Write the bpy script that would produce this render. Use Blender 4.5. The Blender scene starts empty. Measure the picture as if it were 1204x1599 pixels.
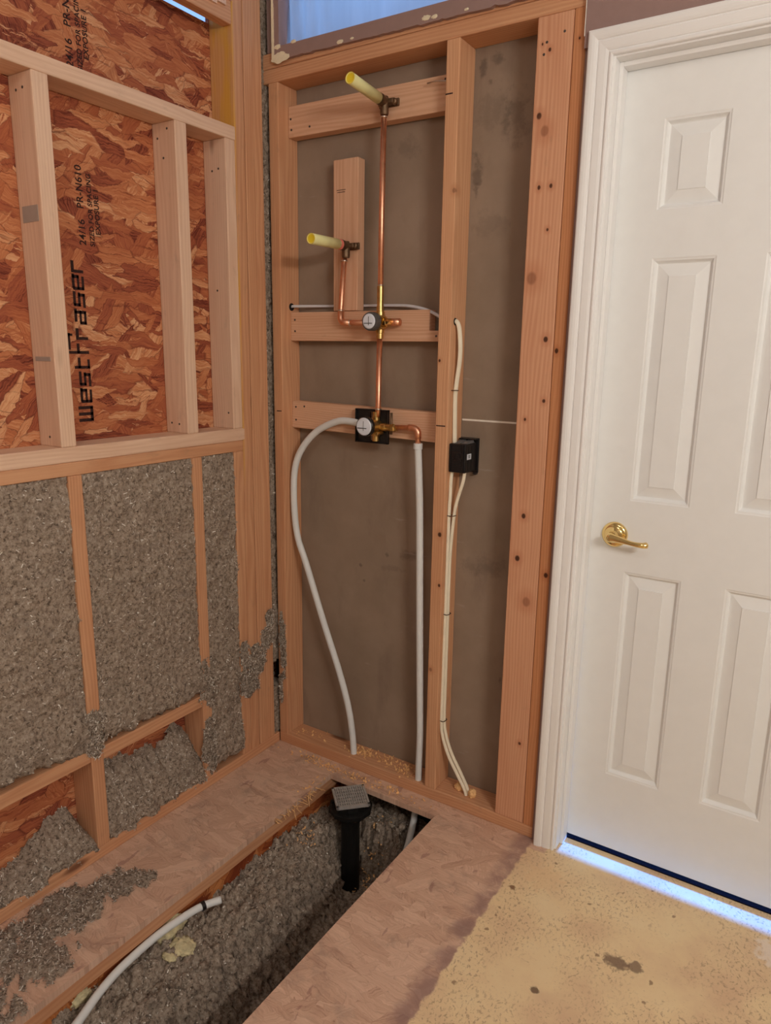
import bpy, bmesh, math, random
from mathutils import Vector, Matrix, noise
random.seed(7)
scene = bpy.context.scene
COL = scene.collection

# ------------------------------------------------------------------ camera
cam_d = bpy.data.cameras.new('camera')
cam = bpy.data.objects.new('camera', cam_d); COL.objects.link(cam)
_r = Vector((0.84062275, 0.54140580, 0.01526936))
_u = Vector((-0.13002013, 0.17434989, 0.97606193))
_f = Vector((-0.52578337, 0.82248519, -0.21695614))
M = Matrix.Identity(4)
for i in range(3):
    M[i][0] = _r[i]; M[i][1] = _u[i]; M[i][2] = -_f[i]
    M[i][3] = (1.5757157, -1.78, 1.37594)[i]
cam.matrix_world = M
cam_d.sensor_fit = 'VERTICAL'; cam_d.sensor_height = 24.0
cam_d.lens = 24.0 * 1116.112 / 1599.0
cam_d.clip_start = 0.02
scene.camera = cam

# ------------------------------------------------------------------ world and lights
wd = bpy.data.worlds.new('sky'); scene.world = wd; wd.use_nodes = True
bg = wd.node_tree.nodes['Background']
bg.inputs[0].default_value = (0.24, 0.43, 0.86, 1); bg.inputs[1].default_value = 1.5

def point(name, loc, w, col, rad):
    l = bpy.data.lights.new(name, 'POINT'); l.energy = w; l.color = col; l.shadow_soft_size = rad
    o = bpy.data.objects.new(name, l); COL.objects.link(o); o.location = loc
    return o
WARM = (1.0, 0.94, 0.86)
for k in range(3):
    point('vanity_bulb_light', (2.7, -2.0 + 0.22 * k, 1.99), 21, WARM, 0.06)
point('fill_light', (1.5, -2.3, 2.5), 15, (1.0, 0.94, 0.87), 0.16)  # added overhead lamp for general fill
# daylight of the next room's window, low beyond the door
al = bpy.data.lights.new('next_room_daylight', 'AREA'); al.energy = 62; al.color = (0.04, 0.27, 1.0)
al.spread = math.radians(36); al.shape = 'RECTANGLE'; al.size = 0.9; al.size_y = 0.10
alo = bpy.data.objects.new('next_room_daylight', al); COL.objects.link(alo)
alo.location = (1.45, 3.0, 0.45)
alo.rotation_euler = (Vector((1.3, 0.05, 0.0)) - Vector(alo.location)).to_track_quat('-Z', 'Y').to_euler()

scene.view_settings.view_transform = 'Standard'
scene.view_settings.look = 'None'
scene.view_settings.gamma = 1.0
scene.view_settings.use_curve_mapping = False
scene.view_settings.exposure = 0.0
scene.cycles.use_denoising = True
scene.cycles.max_bounces = 8
scene.cycles.sample_clamp_indirect = 6.0

# ------------------------------------------------------------------ node helpers
def lin(c):
    c = c / 255.0
    return c / 12.92 if c <= 0.04045 else ((c + 0.055) / 1.055) ** 2.4
ILL = (0.80, 0.72, 0.62)
def A(r, g, b, k=1.0):
    """colour seen in the photograph -> albedo under the room's warm light"""
    v = [min(0.92, lin(c) / i * k) for c, i in zip((r, g, b), ILL)]
    return (v[0], v[1], v[2], 1.0)

class G:
    def __init__(s, name, rough=0.7, metal=0.0, spec=0.3):
        s.m = bpy.data.materials.new(name); s.m.use_nodes = True
        s.t = s.m.node_tree; s.p = s.t.nodes['Principled BSDF']
        s.p.inputs['Roughness'].default_value = rough
        s.p.inputs['Metallic'].default_value = metal
        s.p.inputs['Specular IOR Level'].default_value = spec
        s._c = None
    def node(s, typ, **kw):
        n = s.t.nodes.new(typ)
        for k, v in kw.items(): setattr(n, k, v)
        return n
    def put(s, sock, v):
        if v is None: return
        if isinstance(v, bpy.types.NodeSocket): s.t.links.new(v, sock)
        else: sock.default_value = v
    def math(s, op, a, b=0.0, clamp=False):
        n = s.node('ShaderNodeMath', operation=op, use_clamp=clamp)
        s.put(n.inputs[0], a); s.put(n.inputs[1], b); return n.outputs[0]
    def vmath(s, op, a, b=None):
        n = s.node('ShaderNodeVectorMath', operation=op)
        s.put(n.inputs[0], a); s.put(n.inputs[1], b)
        return n.outputs['Value'] if op in ('DISTANCE', 'LENGTH') else n.outputs[0]
    def mix(s, f, a, b, mode='MIX'):
        n = s.node('ShaderNodeMix', data_type='RGBA', blend_type=mode)
        s.put(n.inputs[0], f); s.put(n.inputs[6], a); s.put(n.inputs[7], b); return n.outputs[2]
    def objco(s): return s.node('ShaderNodeTexCoord').outputs['Object']
    def pos(s): return s.node('ShaderNodeNewGeometry').outputs['Position']
    def map(s, v, scale=(1, 1, 1), rot=(0, 0, 0), loc=(0, 0, 0)):
        n = s.node('ShaderNodeMapping'); s.put(n.inputs[0], v)
        n.inputs[1].default_value = loc; n.inputs[2].default_value = rot; n.inputs[3].default_value = scale
        return n.outputs[0]
    def noise(s, v, scale=5, detail=3, rough=0.55, dist=0.0, color=False):
        n = s.node('ShaderNodeTexNoise'); s.put(n.inputs['Vector'], v)
        n.inputs['Scale'].default_value = scale; n.inputs['Detail'].default_value = detail
        n.inputs['Roughness'].default_value = rough; n.inputs['Distortion'].default_value = dist
        return n.outputs['Color' if color else 'Fac']
    def voro(s, v, scale=5, feature='F1', dims='3D', rand=1.0):
        n = s.node('ShaderNodeTexVoronoi', feature=feature, voronoi_dimensions=dims)
        s.put(n.inputs['Vector'], v); n.inputs['Scale'].default_value = scale
        n.inputs['Randomness'].default_value = rand
        return n
    def ramp(s, f, stops, interp='LINEAR'):
        n = s.node('ShaderNodeValToRGB'); s.put(n.inputs[0], f); r = n.color_ramp; r.interpolation = interp
        while len(r.elements) < len(stops): r.elements.new(0.5)
        for e, (p, c) in zip(r.elements, stops):
            e.position = p; e.color = c if not isinstance(c, (int, float)) else (c, c, c, 1)
        return n.outputs[0]
    def sep(s, v):
        n = s.node('ShaderNodeSeparateXYZ'); s.put(n.inputs[0], v); return n.outputs
    def comb(s, x, y, z=0.0):
        n = s.node('ShaderNodeCombineXYZ'); s.put(n.inputs[0], x); s.put(n.inputs[1], y); s.put(n.inputs[2], z); return n.outputs[0]
    def bump(s, h, strength=0.3, dist=0.002):
        n = s.node('ShaderNodeBump'); n.inputs['Strength'].default_value = strength; n.inputs['Distance'].default_value = dist
        s.put(n.inputs['Height'], h); s.t.links.new(n.outputs[0], s.p.inputs['Normal'])
    def col(s, c): s.put(s.p.inputs['Base Color'], c)
    def smooth(s, v, a, b):
        n = s.node('ShaderNodeMapRange', interpolation_type='SMOOTHSTEP')
        s.put(n.inputs[0], v); n.inputs[1].default_value = a; n.inputs[2].default_value = b
        n.inputs[3].default_value = 0; n.inputs[4].default_value = 1
        return n.outputs[0]

def plain(name, c, rough=0.6, metal=0.0, spec=0.3, vary=0.06, bump=0.0, scale=30):
    g = G(name, rough, metal, spec)
    n = g.noise(g.objco(), scale, 3)
    lo = tuple(x * (1 - vary) for x in c[:3]) + (1,); hi = tuple(min(1, x * (1 + vary)) for x in c[:3]) + (1,)
    g.col(g.ramp(n, [(0.3, lo), (0.7, hi)]))
    if bump: g.bump(g.noise(g.objco(), scale * 4, 3), bump, 0.001)
    return g.m

def wood(name, base, late, knotc, ring=0.35, knots=(), kface=0.0, stains=(), rough=0.72, rndknot=True, seed=0.0):
    """long grain runs along local Z"""
    g = G(name, rough, 0, 0.2)
    oc = g.objco()
    oi = g.node('ShaderNodeObjectInfo').outputs['Random']
    off = g.vmath('ADD', oc, g.comb(g.math('MULTIPLY', oi, 3.7), g.math('MULTIPLY', oi, 9.1), g.math('MULTIPLY', oi, 23.0)))
    warp = g.noise(g.map(off, (9, 9, 1.3)), 1, 2)
    x, y, z = g.sep(oc)
    cx = g.math('ADD', x, g.math('SUBTRACT', g.math('MULTIPLY', oi, 0.16), 0.08))
    rr = g.vmath('LENGTH', g.comb(cx, g.math('ADD', y, 0.05), 0.0))
    rr = g.math('ADD', rr, g.math('MULTIPLY', warp, 0.055))
    s1 = g.math('SINE', g.math('MULTIPLY', rr, 2 * math.pi / 0.0075))
    s1 = g.math('ADD', g.math('MULTIPLY', s1, 0.5), 0.5)
    fib = g.noise(g.map(off, (260, 260, 5)), 1, 3, 0.6)
    f = g.math('ADD', g.math('MULTIPLY', s1, ring), g.math('MULTIPLY', g.math('SUBTRACT', fib, 0.35), 0.7), clamp=True)
    c = g.mix(f, base, late)
    big = g.noise(g.map(off, (14, 14, 2.2)), 1, 3)
    c = g.mix(g.math('MULTIPLY', g.smooth(big, 0.45, 0.75), 0.35), c, late)
    if rndknot:
        v = g.voro(g.map(off, (9, 9, 3.0)), 1)
        gate = g.math('GREATER_THAN', g.sep(v.outputs['Color'])[0], 0.45)
        k = g.math('MULTIPLY', g.math('SUBTRACT', 1.0, g.smooth(v.outputs['Distance'], 0.05, 0.16)), gate)
        c = g.mix(g.math('MULTIPLY', k, 0.75), c, knotc)
    for (kx, kz, kr, dk) in knots:      # knots seen in the photograph: local x, local z, radius, darkness
        d = g.vmath('LENGTH', g.comb(g.math('SUBTRACT', x, kx), g.math('MULTIPLY', g.math('SUBTRACT', z, kz), 0.8), g.math('MULTIPLY', g.math('ADD', y, kface), 0.4)))
        d = g.math('ADD', d, g.math('MULTIPLY', g.math('SUBTRACT', fib, 0.5), 0.003))
        halo = g.math('SUBTRACT', 1.0, g.smooth(d, kr * 0.8, kr * 3.2))
        c = g.mix(g.math('MULTIPLY', halo, 0.5), c, late)
        core = g.math('SUBTRACT', 1.0, g.smooth(d, kr * 0.55, kr * 1.05))
        kc = tuple(q * dk for q in knotc[:3]) + (1,)
        c = g.mix(g.math('MULTIPLY', core, 0.92 if dk <= 1 else 0.5), c, kc)
    for (axis, lo, hi, zl, zh, sc) in stains:
        comp = {'x': x, 'y': y}[axis]
        mk_ = g.math('MULTIPLY', g.smooth(comp, lo, hi), g.math('MULTIPLY', g.smooth(z, zl, zl + 0.12), g.math('SUBTRACT', 1.0, g.smooth(z, zh - 0.12, zh))))
        mk_ = g.math('MULTIPLY', mk_, g.smooth(g.noise(g.map(off, (20, 20, 3)), 1, 3), 0.25, 0.5))
        c = g.mix(g.math('MULTIPLY', mk_, g.math('ADD', 0.35, g.math('MULTIPLY', g.smooth(g.noise(g.map(off, (25, 25, 5)), 1, 3), 0.4, 0.62), 0.5))), c, sc)
    dirt = g.noise(g.map(off, (30, 30, 12)), 1, 5, 0.65)
    c = g.mix(g.math('MULTIPLY', g.smooth(dirt, 0.58, 0.8), 0.3), c, (0.30, 0.2, 0.13, 1))
    g.col(c)
    g.bump(g.math('ADD', fib, g.math('MULTIPLY', s1, 0.3)), 0.25, 0.0008)
    return g.m

def osb(name, stops, uv='yz', scale=26.0, contrast=1.0, extra=None, bump=0.5, layers=(0.1, -0.55, 0.7, -0.2, 1.1, 0.3, -0.9, 0.05), gaps=0.7):
    """strand board: overlapping stretched flakes"""
    g = G(name, 0.75, 0, 0.2)
    X, Y, Z = g.sep(g.pos())
    u, v = {'yz': (Y, Z), 'xy': (X, Y)}[uv]
    uvw = g.comb(u, v, 0.0)
    wob = g.noise(uvw, 18, 3, color=True)
    uvw = g.vmath('ADD', uvw, g.vmath('MULTIPLY', g.vmath('SUBTRACT', wob, (0.5, 0.5, 0.5)), (0.03, 0.03, 0)))
    uvw = g.vmath('ADD', uvw, g.vmath('MULTIPLY', g.vmath('SUBTRACT', g.noise(uvw, 120, 2, color=True), (0.5, 0.5, 0.5)), (0.006, 0.006, 0)))
    c = None; h = None
    streak = g.noise(g.map(uvw, (9, 130, 1), (0, 0, 0.12)), 1, 4, 0.65)
    for i, a in enumerate(layers):
        sc = scale * (0.75 + 0.33 * ((i * 5) % 4))
        # rotate first, then stretch along the strand
        m0 = g.map(uvw, (1, 1, 1), (0, 0, a))
        m = g.map(m0, (sc * 0.24, sc, 1), (0, 0, 0), (i * 3.3, i * 7.1, 0))
        vo = g.voro(m, 1, dims='2D')
        r_, g_, b_ = g.sep(vo.outputs['Color'])
        fibre = g.noise(g.map(m0, (16, 260, 1)), 1, 3, 0.6)
        t = g.math('ADD', g.math('ADD', g.math('MULTIPLY', g.math('SUBTRACT', r_, 0.5), contrast), 0.5), g.math('MULTIPLY', g.math('SUBTRACT', fibre, 0.5), 1.0), clamp=True)
        ci = g.ramp(t, stops)
        # thin dark gap where a strand ends
        ed = g.voro(m, 1, feature='DISTANCE_TO_EDGE', dims='2D')
        gap = g.math('MULTIPLY', g.math('SUBTRACT', 1.0, g.smooth(ed.outputs['Distance'], 0.0, 0.07)), g.math('MULTIPLY', b_, gaps))
        ci = g.mix(gap, ci, stops[0][1])
        if c is None: c = ci; h = r_
        else:
            k = g.math('GREATER_THAN', g.math('ADD', g_, g.math('MULTIPLY', g.math('SUBTRACT', fibre, 0.5), 0.35)), 0.60)
            c = g.mix(k, c, ci)
            h = g.math('ADD', g.math('MULTIPLY', h, g.math('SUBTRACT', 1.0, k)), g.math('MULTIPLY', k, g.math('ADD', r_, 0.12 * i)))
    c = g.mix(g.math('MULTIPLY', g.smooth(streak, 0.56, 0.70), gaps * 0.8), c, stops[0][1])
    if extra: c = extra(g, c, u, v, uvw)
    g.col(c)
    g.bump(h, bump, 0.0025)
    return g.m

# ------------------------------------------------------------------ materials
old_base, old_late, old_knot = A(198, 145, 104), A(170, 108, 70), A(80, 40, 24)
new_base, new_late, new_knot = A(216, 178, 145), A(188, 140, 104), A(110, 66, 44)
m_old = wood('old_fir', old_base, old_late, old_knot)
m_new = wood('new_spruce', new_base, new_late, new_knot, ring=0.25)
m_block = wood('new_block_fir', A(206, 160, 124), A(180, 124, 88), A(96, 54, 36), ring=0.35)
m_post = wood('stained_post', old_base, old_late, old_knot, stains=[('y', -0.0125, -0.0165, 0.9, 2.5, A(196, 140, 48))])
m_jack = wood('knotty_fir', A(204, 150, 112), A(180, 114, 78), old_knot, rndknot=False, kface=0.019, knots=[
    (-0.011, 2.04, .0045, .5), (-0.028, 1.90, .0075, .45), (0.012, 1.74, .005, .6), (-0.018, 1.739, .005, .6), (0.023, 1.378, .007, .4),
    (0.028, 1.224, .005, .5), (-0.008, 0.916, .007, .4), (-0.019, 0.796, .008, .35), (-0.024, 1.527, .015, 1.7), (0.014, 0.677, .013, 1.9),
    (-0.02, 1.174, .004, .6), (0.01, 1.64, .004, .7), (-0.012, 1.865, .012, 2.0), (-0.03, 2.055, .003, .6), (0.02, 0.25, .005, .9)])
m_king = wood('king_fir', A(190, 128, 84), A(160, 92, 54), old_knot, rndknot=False, kface=0.0445, knots=[(-0.006, 1.35, .006, .3), (0.005, 0.763, .007, .3), (0.0, 2.05, .003, .6)])
m_centre = wood('centre_fir', A(204, 152, 110), A(180, 120, 80), old_knot, rndknot=False, kface=0.0445, knots=[
    (0.016, 1.756, .006, 1.2), (0.006, 0.826, .007, .4), (0.01, 0.672, .005, .6), (-0.012, 1.32, .004, .7), (-0.01, 0.4, .006, 1.2)])

OSB_WALL = [(0.04, A(96, 42, 30)), (0.25, A(146, 76, 50)), (0.5, A(166, 94, 58)), (0.72, A(184, 116, 74)), (0.95, A(204, 150, 106))]
m_osb_wall = osb('strand_board_wall', OSB_WALL, 'yz', 27.0, contrast=0.75, gaps=0.9)
m_osb_web = osb('strand_board_web', [(0.1, A(120, 52, 26)), (0.5, A(165, 88, 44)), (0.9, A(196, 126, 72))], 'yz', 24)

def floor_extra(g, c, u, v, uvw):
    # worn, dirty subfloor; old cream underlay glue beyond x = 0.965
    dirt = g.noise(uvw, 9, 6, 0.65)
    c = g.mix(g.math('MULTIPLY', g.smooth(dirt, 0.5, 0.72), 0.45), c, A(132, 104, 88))
    fine = g.noise(uvw, 60, 5, 0.7)
    c = g.mix(g.math('MULTIPLY', g.smooth(fine, 0.62, 0.72), 0.5), c, A(96, 72, 60))
    sl = g.noise(g.map(uvw, (26, 7, 1), (0, 0, 0.5)), 1, 3, 0.6)
    c = g.mix(g.math('MULTIPLY', g.smooth(sl, 0.64, 0.67), 0.45), c, A(136, 90, 80))
    edge = g.math('ADD', u, g.math('MULTIPLY', g.math('SUBTRACT', g.noise(uvw, 26, 4), 0.5), 0.035))
    band = g.math('MULTIPLY', g.smooth(edge, 0.905, 0.945), g.math('SUBTRACT', 1.0, g.smooth(edge, 0.962, 0.972)))
    c = g.mix(g.math('MULTIPLY', band, g.math('MULTIPLY', g.smooth(g.noise(uvw, 14, 4), 0.3, 0.6), 0.75)), c, A(138, 104, 92))
    yel = g.ramp(g.noise(uvw, 5, 4, 0.6), [(0.3, A(204, 166, 126)), (0.55, A(218, 186, 138)), (0.8, A(224, 196, 150))])
    sc = g.noise(g.map(uvw, (150, 90, 1), (0, 0, 0.5)), 1, 4, 0.7)
    pit_zone = g.smooth(g.noise(uvw, 5.5, 3), 0.38, 0.58)
    yel = g.mix(g.math('MULTIPLY', g.math('MULTIPLY', g.smooth(sc, 0.53, 0.62), pit_zone), 0.6), yel, A(148, 114, 84))
    sc2 = g.noise(g.map(uvw, (70, 260, 1), (0, 0, -0.5)), 1, 3, 0.7)
    yel = g.mix(g.math('MULTIPLY', g.smooth(sc2, 0.62, 0.70), 0.45), yel, A(120, 88, 64))
    vo = g.voro(uvw, 16, dims='2D')
    spot = g.math('MULTIPLY', g.math('SUBTRACT', 1.0, g.smooth(g.math('ADD', vo.outputs['Distance'], g.math('MULTIPLY', g.noise(uvw, 90, 3), 0.12)), 0.10, 0.15)),
                  g.math('GREATER_THAN', g.sep(vo.outputs['Color'])[0], 0.86))
    yel = g.mix(g.math('MULTIPLY', spot, 0.7), yel, A(120, 84, 60))
    # the two large scuffs and the pale worn patch beside the door
    for (sx, sy, sr, cc, k) in ((1.29, -0.30, 0.030, A(118, 92, 72), 0.85), (1.33, -0.292, 0.02, A(118, 92, 72), 0.8), (0.99, -0.215, 0.013, A(110, 66, 40), 0.8),
                                (1.158, -0.481, 0.012, A(90, 66, 50), 0.85), (1.60, -0.07, 0.05, A(222, 200, 176), 0.7), (1.05, -0.13, 0.06, A(214, 176, 128), 0.6)):
        d = g.math('ADD', g.vmath('DISTANCE', uvw, (sx, sy, 0)), g.math('MULTIPLY', g.math('SUBTRACT', g.noise(uvw, 55, 3), 0.5), sr * 1.6))
        yel = g.mix(g.math('MULTIPLY', g.math('SUBTRACT', 1.0, g.smooth(d, sr * 0.6, sr)), k), yel, cc)
    far = g.math('ADD', v, g.math('MULTIPLY', g.math('SUBTRACT', g.noise(uvw, 22, 3), 0.5), 0.02))
    k = g.math('MULTIPLY', g.smooth(edge, 0.962, 0.970), g.math('SUBTRACT', 1.0, g.math('MULTIPLY', g.smooth(far, -0.045, -0.035), g.math('SUBTRACT', 1.0, g.smooth(u, 1.01, 1.02)))))
    return g.mix(k, c, yel)
m_floor = osb('subfloor_board', [(0.0, A(140, 98, 78)), (0.3, A(188, 146, 117)), (0.6, A(200, 160, 130)), (0.95, A(214, 176, 145))], 'xy', 30, contrast=0.38, extra=floor_extra, bump=0.1, gaps=0.28)

def m_insulation(name, k=1.0):
    g = G(name, 0.95, 0, 0.05)
    p = g.pos()
    a = g.noise(p, 105, 5, 0.75)
    b = g.noise(p, 16, 3, 0.6)
    c = g.ramp(a, [(0.33, A(74, 60, 48, k)), (0.48, A(147, 126, 105, k)), (0.62, A(168, 148, 126, k)), (0.75, A(204, 188, 168, k))])
    c = g.mix(g.math('MULTIPLY', g.smooth(b, 0.5, 0.75), 0.4), c, A(118, 102, 88, k))
    g.col(c); g.bump(g.noise(p, 220, 4, 0.7), 0.9, 0.004)
    return g.m
m_ins = m_insulation('cellulose')
def m_shred(name, k=1.0):
    g = G(name, 0.9, 0, 0.1)
    r = g.node('ShaderNodeNewGeometry').outputs['Random Per Island']
    g.col(g.ramp(r, [(0.0, A(88, 73, 60, k)), (0.35, A(138, 119, 99, k)), (0.7, A(170, 150, 128, k)), (0.9, A(190, 174, 154, k)), (0.985, A(222, 210, 190, k))]))
    return g.m
m_shr = m_shred('paper_shreds')

def m_drywall_back():
    g = G('grey_brown_board_paper', 0.85, 0, 0.15)
    p = g.pos(); X, Y, Z = g.sep(p)
    n = g.noise(p, 5, 5, 0.6)
    c = g.ramp(n, [(0.3, A(130, 108, 87)), (0.7, A(146, 122, 100))])
    c = g.mix(g.math('MULTIPLY', g.smooth(g.noise(g.map(p, (3, 3, 1.2)), 3, 5, 0.65), 0.52, 0.75), 0.4), c, A(112, 90, 74))
    q = g.noise(p, 38, 4, 0.65)
    # mildew blots seen at a few places
    for (sx, sz, rx, rz, k) in ((0.662, 2.105, .010, .022, .8), (0.705, 2.118, .018, .014, .7), (0.685, 2.066, .008, .01, .8), (0.655, 1.85, .014, .045, .8), (0.655, 1.80, .008, .02, .7),
                                (0.76, 1.98, .035, .06, .55), (0.70, 2.0, .05, .05, .35), (0.43, 1.94, .05, .03, .35), (0.47, 0.755, .045, .018, .6), (0.40, 0.70, .05, .012, .35),
                                (0.74, 0.76, .08, .03, .45), (0.39, 0.742, .008, .008, .7), (0.70, 1.72, .05, .03, .3), (0.285, 0.69, .006, .006, .8), (0.30, 0.64, .006, .005, .7), (0.80, 0.42, .006, .012, .7)):
        d = g.vmath('LENGTH', g.comb(g.math('DIVIDE', g.math('SUBTRACT', X, sx), rx), g.math('DIVIDE', g.math('SUBTRACT', Z, sz), rz), 0.0))
        d = g.math('ADD', d, g.math('MULTIPLY', g.math('SUBTRACT', q, 0.5), 3.2))
        c = g.mix(g.math('MULTIPLY', g.math('SUBTRACT', 1.0, g.smooth(d, 0.2, 1.3)), k * 0.6), c, A(66, 54, 46))
    v = g.voro(p, 13)
    chip = g.math('MULTIPLY', g.math('LESS_THAN', v.outputs['Distance'], 0.07), g.math('GREATER_THAN', g.sep(v.outputs['Color'])[1], 0.6))
    c = g.mix(g.math('MULTIPLY', chip, 0.35), c, A(190, 172, 156))
    scuff = g.noise(g.map(p, (5, 5, 26), (0, 0.5, 0)), 1, 4, 0.7)
    c = g.mix(g.math('MULTIPLY', g.smooth(scuff, 0.66, 0.76), 0.2), c, A(186, 168, 152))
    g.col(c); g.bump(g.noise(p, 150, 3), 0.15, 0.001)
    return g.m
m_dry = m_drywall_back()
m_taupe = plain('taupe_wall_paint', A(142, 112, 100), 0.8, vary=0.03, bump=0.15, scale=40)
m_white_paint = plain('white_trim_paint', A(230, 224, 216), 0.4, vary=0.01, scale=5)
m_door = plain('white_door_paint', A(220, 212, 201), 0.42, vary=0.012, bump=0.06, scale=25)
m_room = plain('room_wall_paint', (0.48, 0.45, 0.42, 1), 0.8)
m_gypsum = plain('gypsum_edge', A(224, 206, 184), 0.9, vary=0.1, bump=0.4)
m_mud = plain('joint_compound', A(216, 196, 160), 0.9, vary=0.1, bump=0.5)
m_carpet = plain('dark_carpet', (0.012, 0.009, 0.012, 1), 0.95, vary=0.7, bump=1.0, scale=300)
m_carpet.node_tree.nodes['Principled BSDF'].inputs['Specular IOR Level'].default_value = 0.0
m_dark = plain('void_shade', (0.012, 0.010, 0.009, 1), 0.95)  # near-black colour stands in for shade in holes, corner and floor cavity
m_pex = plain('white_plastic_pipe', A(208, 202, 190), 0.35, vary=0.02)
m_nm = plain('cream_cable_jacket', A(226, 204, 172), 0.5, vary=0.03)
m_nmgrey = plain('grey_white_cable_jacket', A(196, 186, 178), 0.5, vary=0.03)
m_black = plain('black_plastic', (0.012, 0.011, 0.012, 1), 0.35, spec=0.4, vary=0.2)
m_blackm = plain('black_drain_plastic', (0.008, 0.008, 0.008, 1), 0.5, spec=0.3, vary=0.2)
m_copper = plain('copper', (0.93, 0.47, 0.30, 1), 0.38, metal=1.0, vary=0.12, scale=60)
m_brass = plain('raw_brass', (0.62, 0.42, 0.16, 1), 0.35, metal=1.0, vary=0.2, scale=60)
m_bronze = plain('dark_cast_bronze', (0.20, 0.13, 0.08, 1), 0.5, metal=0.9, vary=0.25, scale=80)
m_gold = plain('polished_brass', (0.90, 0.68, 0.30, 1), 0.12, metal=1.0, vary=0.03)
m_solder = plain('solder', (0.72, 0.66, 0.60, 1), 0.3, metal=1.0)
m_dialw = plain('white_plastic_guard', A(206, 202, 198), 0.4, vary=0.04)
m_grey = plain('grey_plastic', A(104, 98, 92), 0.5)
m_ring = plain('dark_grey_ring', A(78, 72, 66), 0.5)
m_inkgrey = plain('grey_ink', A(158, 138, 120), 0.8)
m_ink = plain('black_ink', A(46, 26, 22), 0.8, vary=0.5, scale=200)
m_nail = plain('nail_steel', (0.10, 0.08, 0.07, 1), 0.5, metal=0.6)
m_nailbright = plain('bright_nail_steel', (0.7, 0.66, 0.6, 1), 0.3, metal=1.0)
m_yel = plain('pale_yellow_tube', A(226, 212, 146), 0.45, vary=0.06)
m_yelend = plain('strong_yellow_plastic', A(220, 186, 40), 0.45, vary=0.04)
m_red = plain('red_thread_tape', A(206, 110, 90), 0.6)
m_label = plain('cream_label', A(226, 212, 170), 0.6, vary=0.03)
m_grate = plain('brushed_grate_metal', (0.44, 0.42, 0.40, 1), 0.4, metal=0.2, vary=0.15, scale=80)
m_foam = plain('cured_foam', A(226, 170, 112), 0.8, vary=0.12, bump=0.6)
m_wool = plain('yellow_foam_scrap', A(204, 184, 138, 0.9), 0.9, vary=0.25, bump=1.0, scale=60)
m_shav = plain('fresh_wood_shavings', A(226, 168, 110), 0.8, vary=0.15)
m_brown = plain('brown_staple', (0.10, 0.05, 0.03, 1), 0.5, metal=0.4)

def m_sheet():
    g = G('blue_white_plastic_sheet', 0.5)
    t = g.t; out = t.nodes['Material Output']
    tr = g.node('ShaderNodeBsdfTranslucent'); tr.inputs[0].default_value = (0.5, 0.5, 0.5, 1)
    df = g.node('ShaderNodeBsdfDiffuse'); df.inputs[0].default_value = (0.10, 0.11, 0.13, 1)
    mx = g.node('ShaderNodeAddShader')
    t.links.new(tr.outputs[0], mx.inputs[0]); t.links.new(df.outputs[0], mx.inputs[1])
    t.links.new(mx.outputs[0], out.inputs[0])
    n = g.noise(g.map(g.pos(), (14, 1, 2)), 1, 3)
    t.links.new(g.ramp(n, [(0.35, (0.58, 0.60, 0.60, 1)), (0.7, (0.72, 0.74, 0.74, 1))]), tr.inputs[0])
    return g.m
m_plastic_sheet = m_sheet()

# ------------------------------------------------------------------ object helpers
MW = {}
def finish(o, mw, parent=None, label=None, cat=None, group=None, kind=None):
    MW[o.name] = mw
    if parent is not None:
        o.parent = parent; o.matrix_parent_inverse = Matrix.Identity(4)
        o.matrix_basis = MW[parent.name].inverted() @ mw
    else: o.matrix_basis = mw
    if label: o['label'] = label
    if cat: o['category'] = cat
    if group: o['group'] = group
    if kind: o['kind'] = kind
    return o
def mk(name, bm, mat, parent=None, label=None, cat=None, group=None, kind=None, smooth=False, origin=None, recalc=True):
    """bm holds world coordinates; the origin is set at the base centre"""
    if recalc: bmesh.ops.recalc_face_normals(bm, faces=bm.faces)
    if origin is None:
        lo = [min(v.co[i] for v in bm.verts) for i in range(3)]; hi = [max(v.co[i] for v in bm.verts) for i in range(3)]
        origin = Vector(((lo[0] + hi[0]) / 2, (lo[1] + hi[1]) / 2, lo[2]))
    for v in bm.verts: v.co -= origin
    me = bpy.data.meshes.new(name); bm.to_mesh(me); bm.free()
    for m in (mat if isinstance(mat, (list, tuple)) else [mat]): me.materials.append(m)
    if smooth:
        for p in me.polygons: p.use_smooth = True
    o = bpy.data.objects.new(name, me); COL.objects.link(o)
    return finish(o, Matrix.Translation(origin), parent, label, cat, group, kind)
def empty(name, loc, label, cat, group=None):
    o = bpy.data.objects.new(name, None); COL.objects.link(o); o.empty_display_size = 0.05
    return finish(o, Matrix.Translation(Vector(loc)), None, label, cat, group)
def box(bm, x0, x1, y0, y1, z0, z1, bev=0.0, mi=0):
    vs = [bm.verts.new((x, y, z)) for x in (x0, x1) for y in (y0, y1) for z in (z0, z1)]
    fs = []
    for idx in ((0, 1, 3, 2), (4, 6, 7, 5), (0, 4, 5, 1), (2, 3, 7, 6), (0, 2, 6, 4), (1, 5, 7, 3)):
        f = bm.faces.new([vs[i] for i in idx]); f.material_index = mi; fs.append(f)
    bmesh.ops.recalc_face_normals(bm, faces=fs)
    if bev:
        es = list({e for f in fs for e in f.edges})
        bmesh.ops.bevel(bm, geom=es, offset=bev, segments=2, affect='EDGES', profile=0.5)
    return bm
def B(*a, **k): return box(bmesh.new(), *a, **k)
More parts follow.
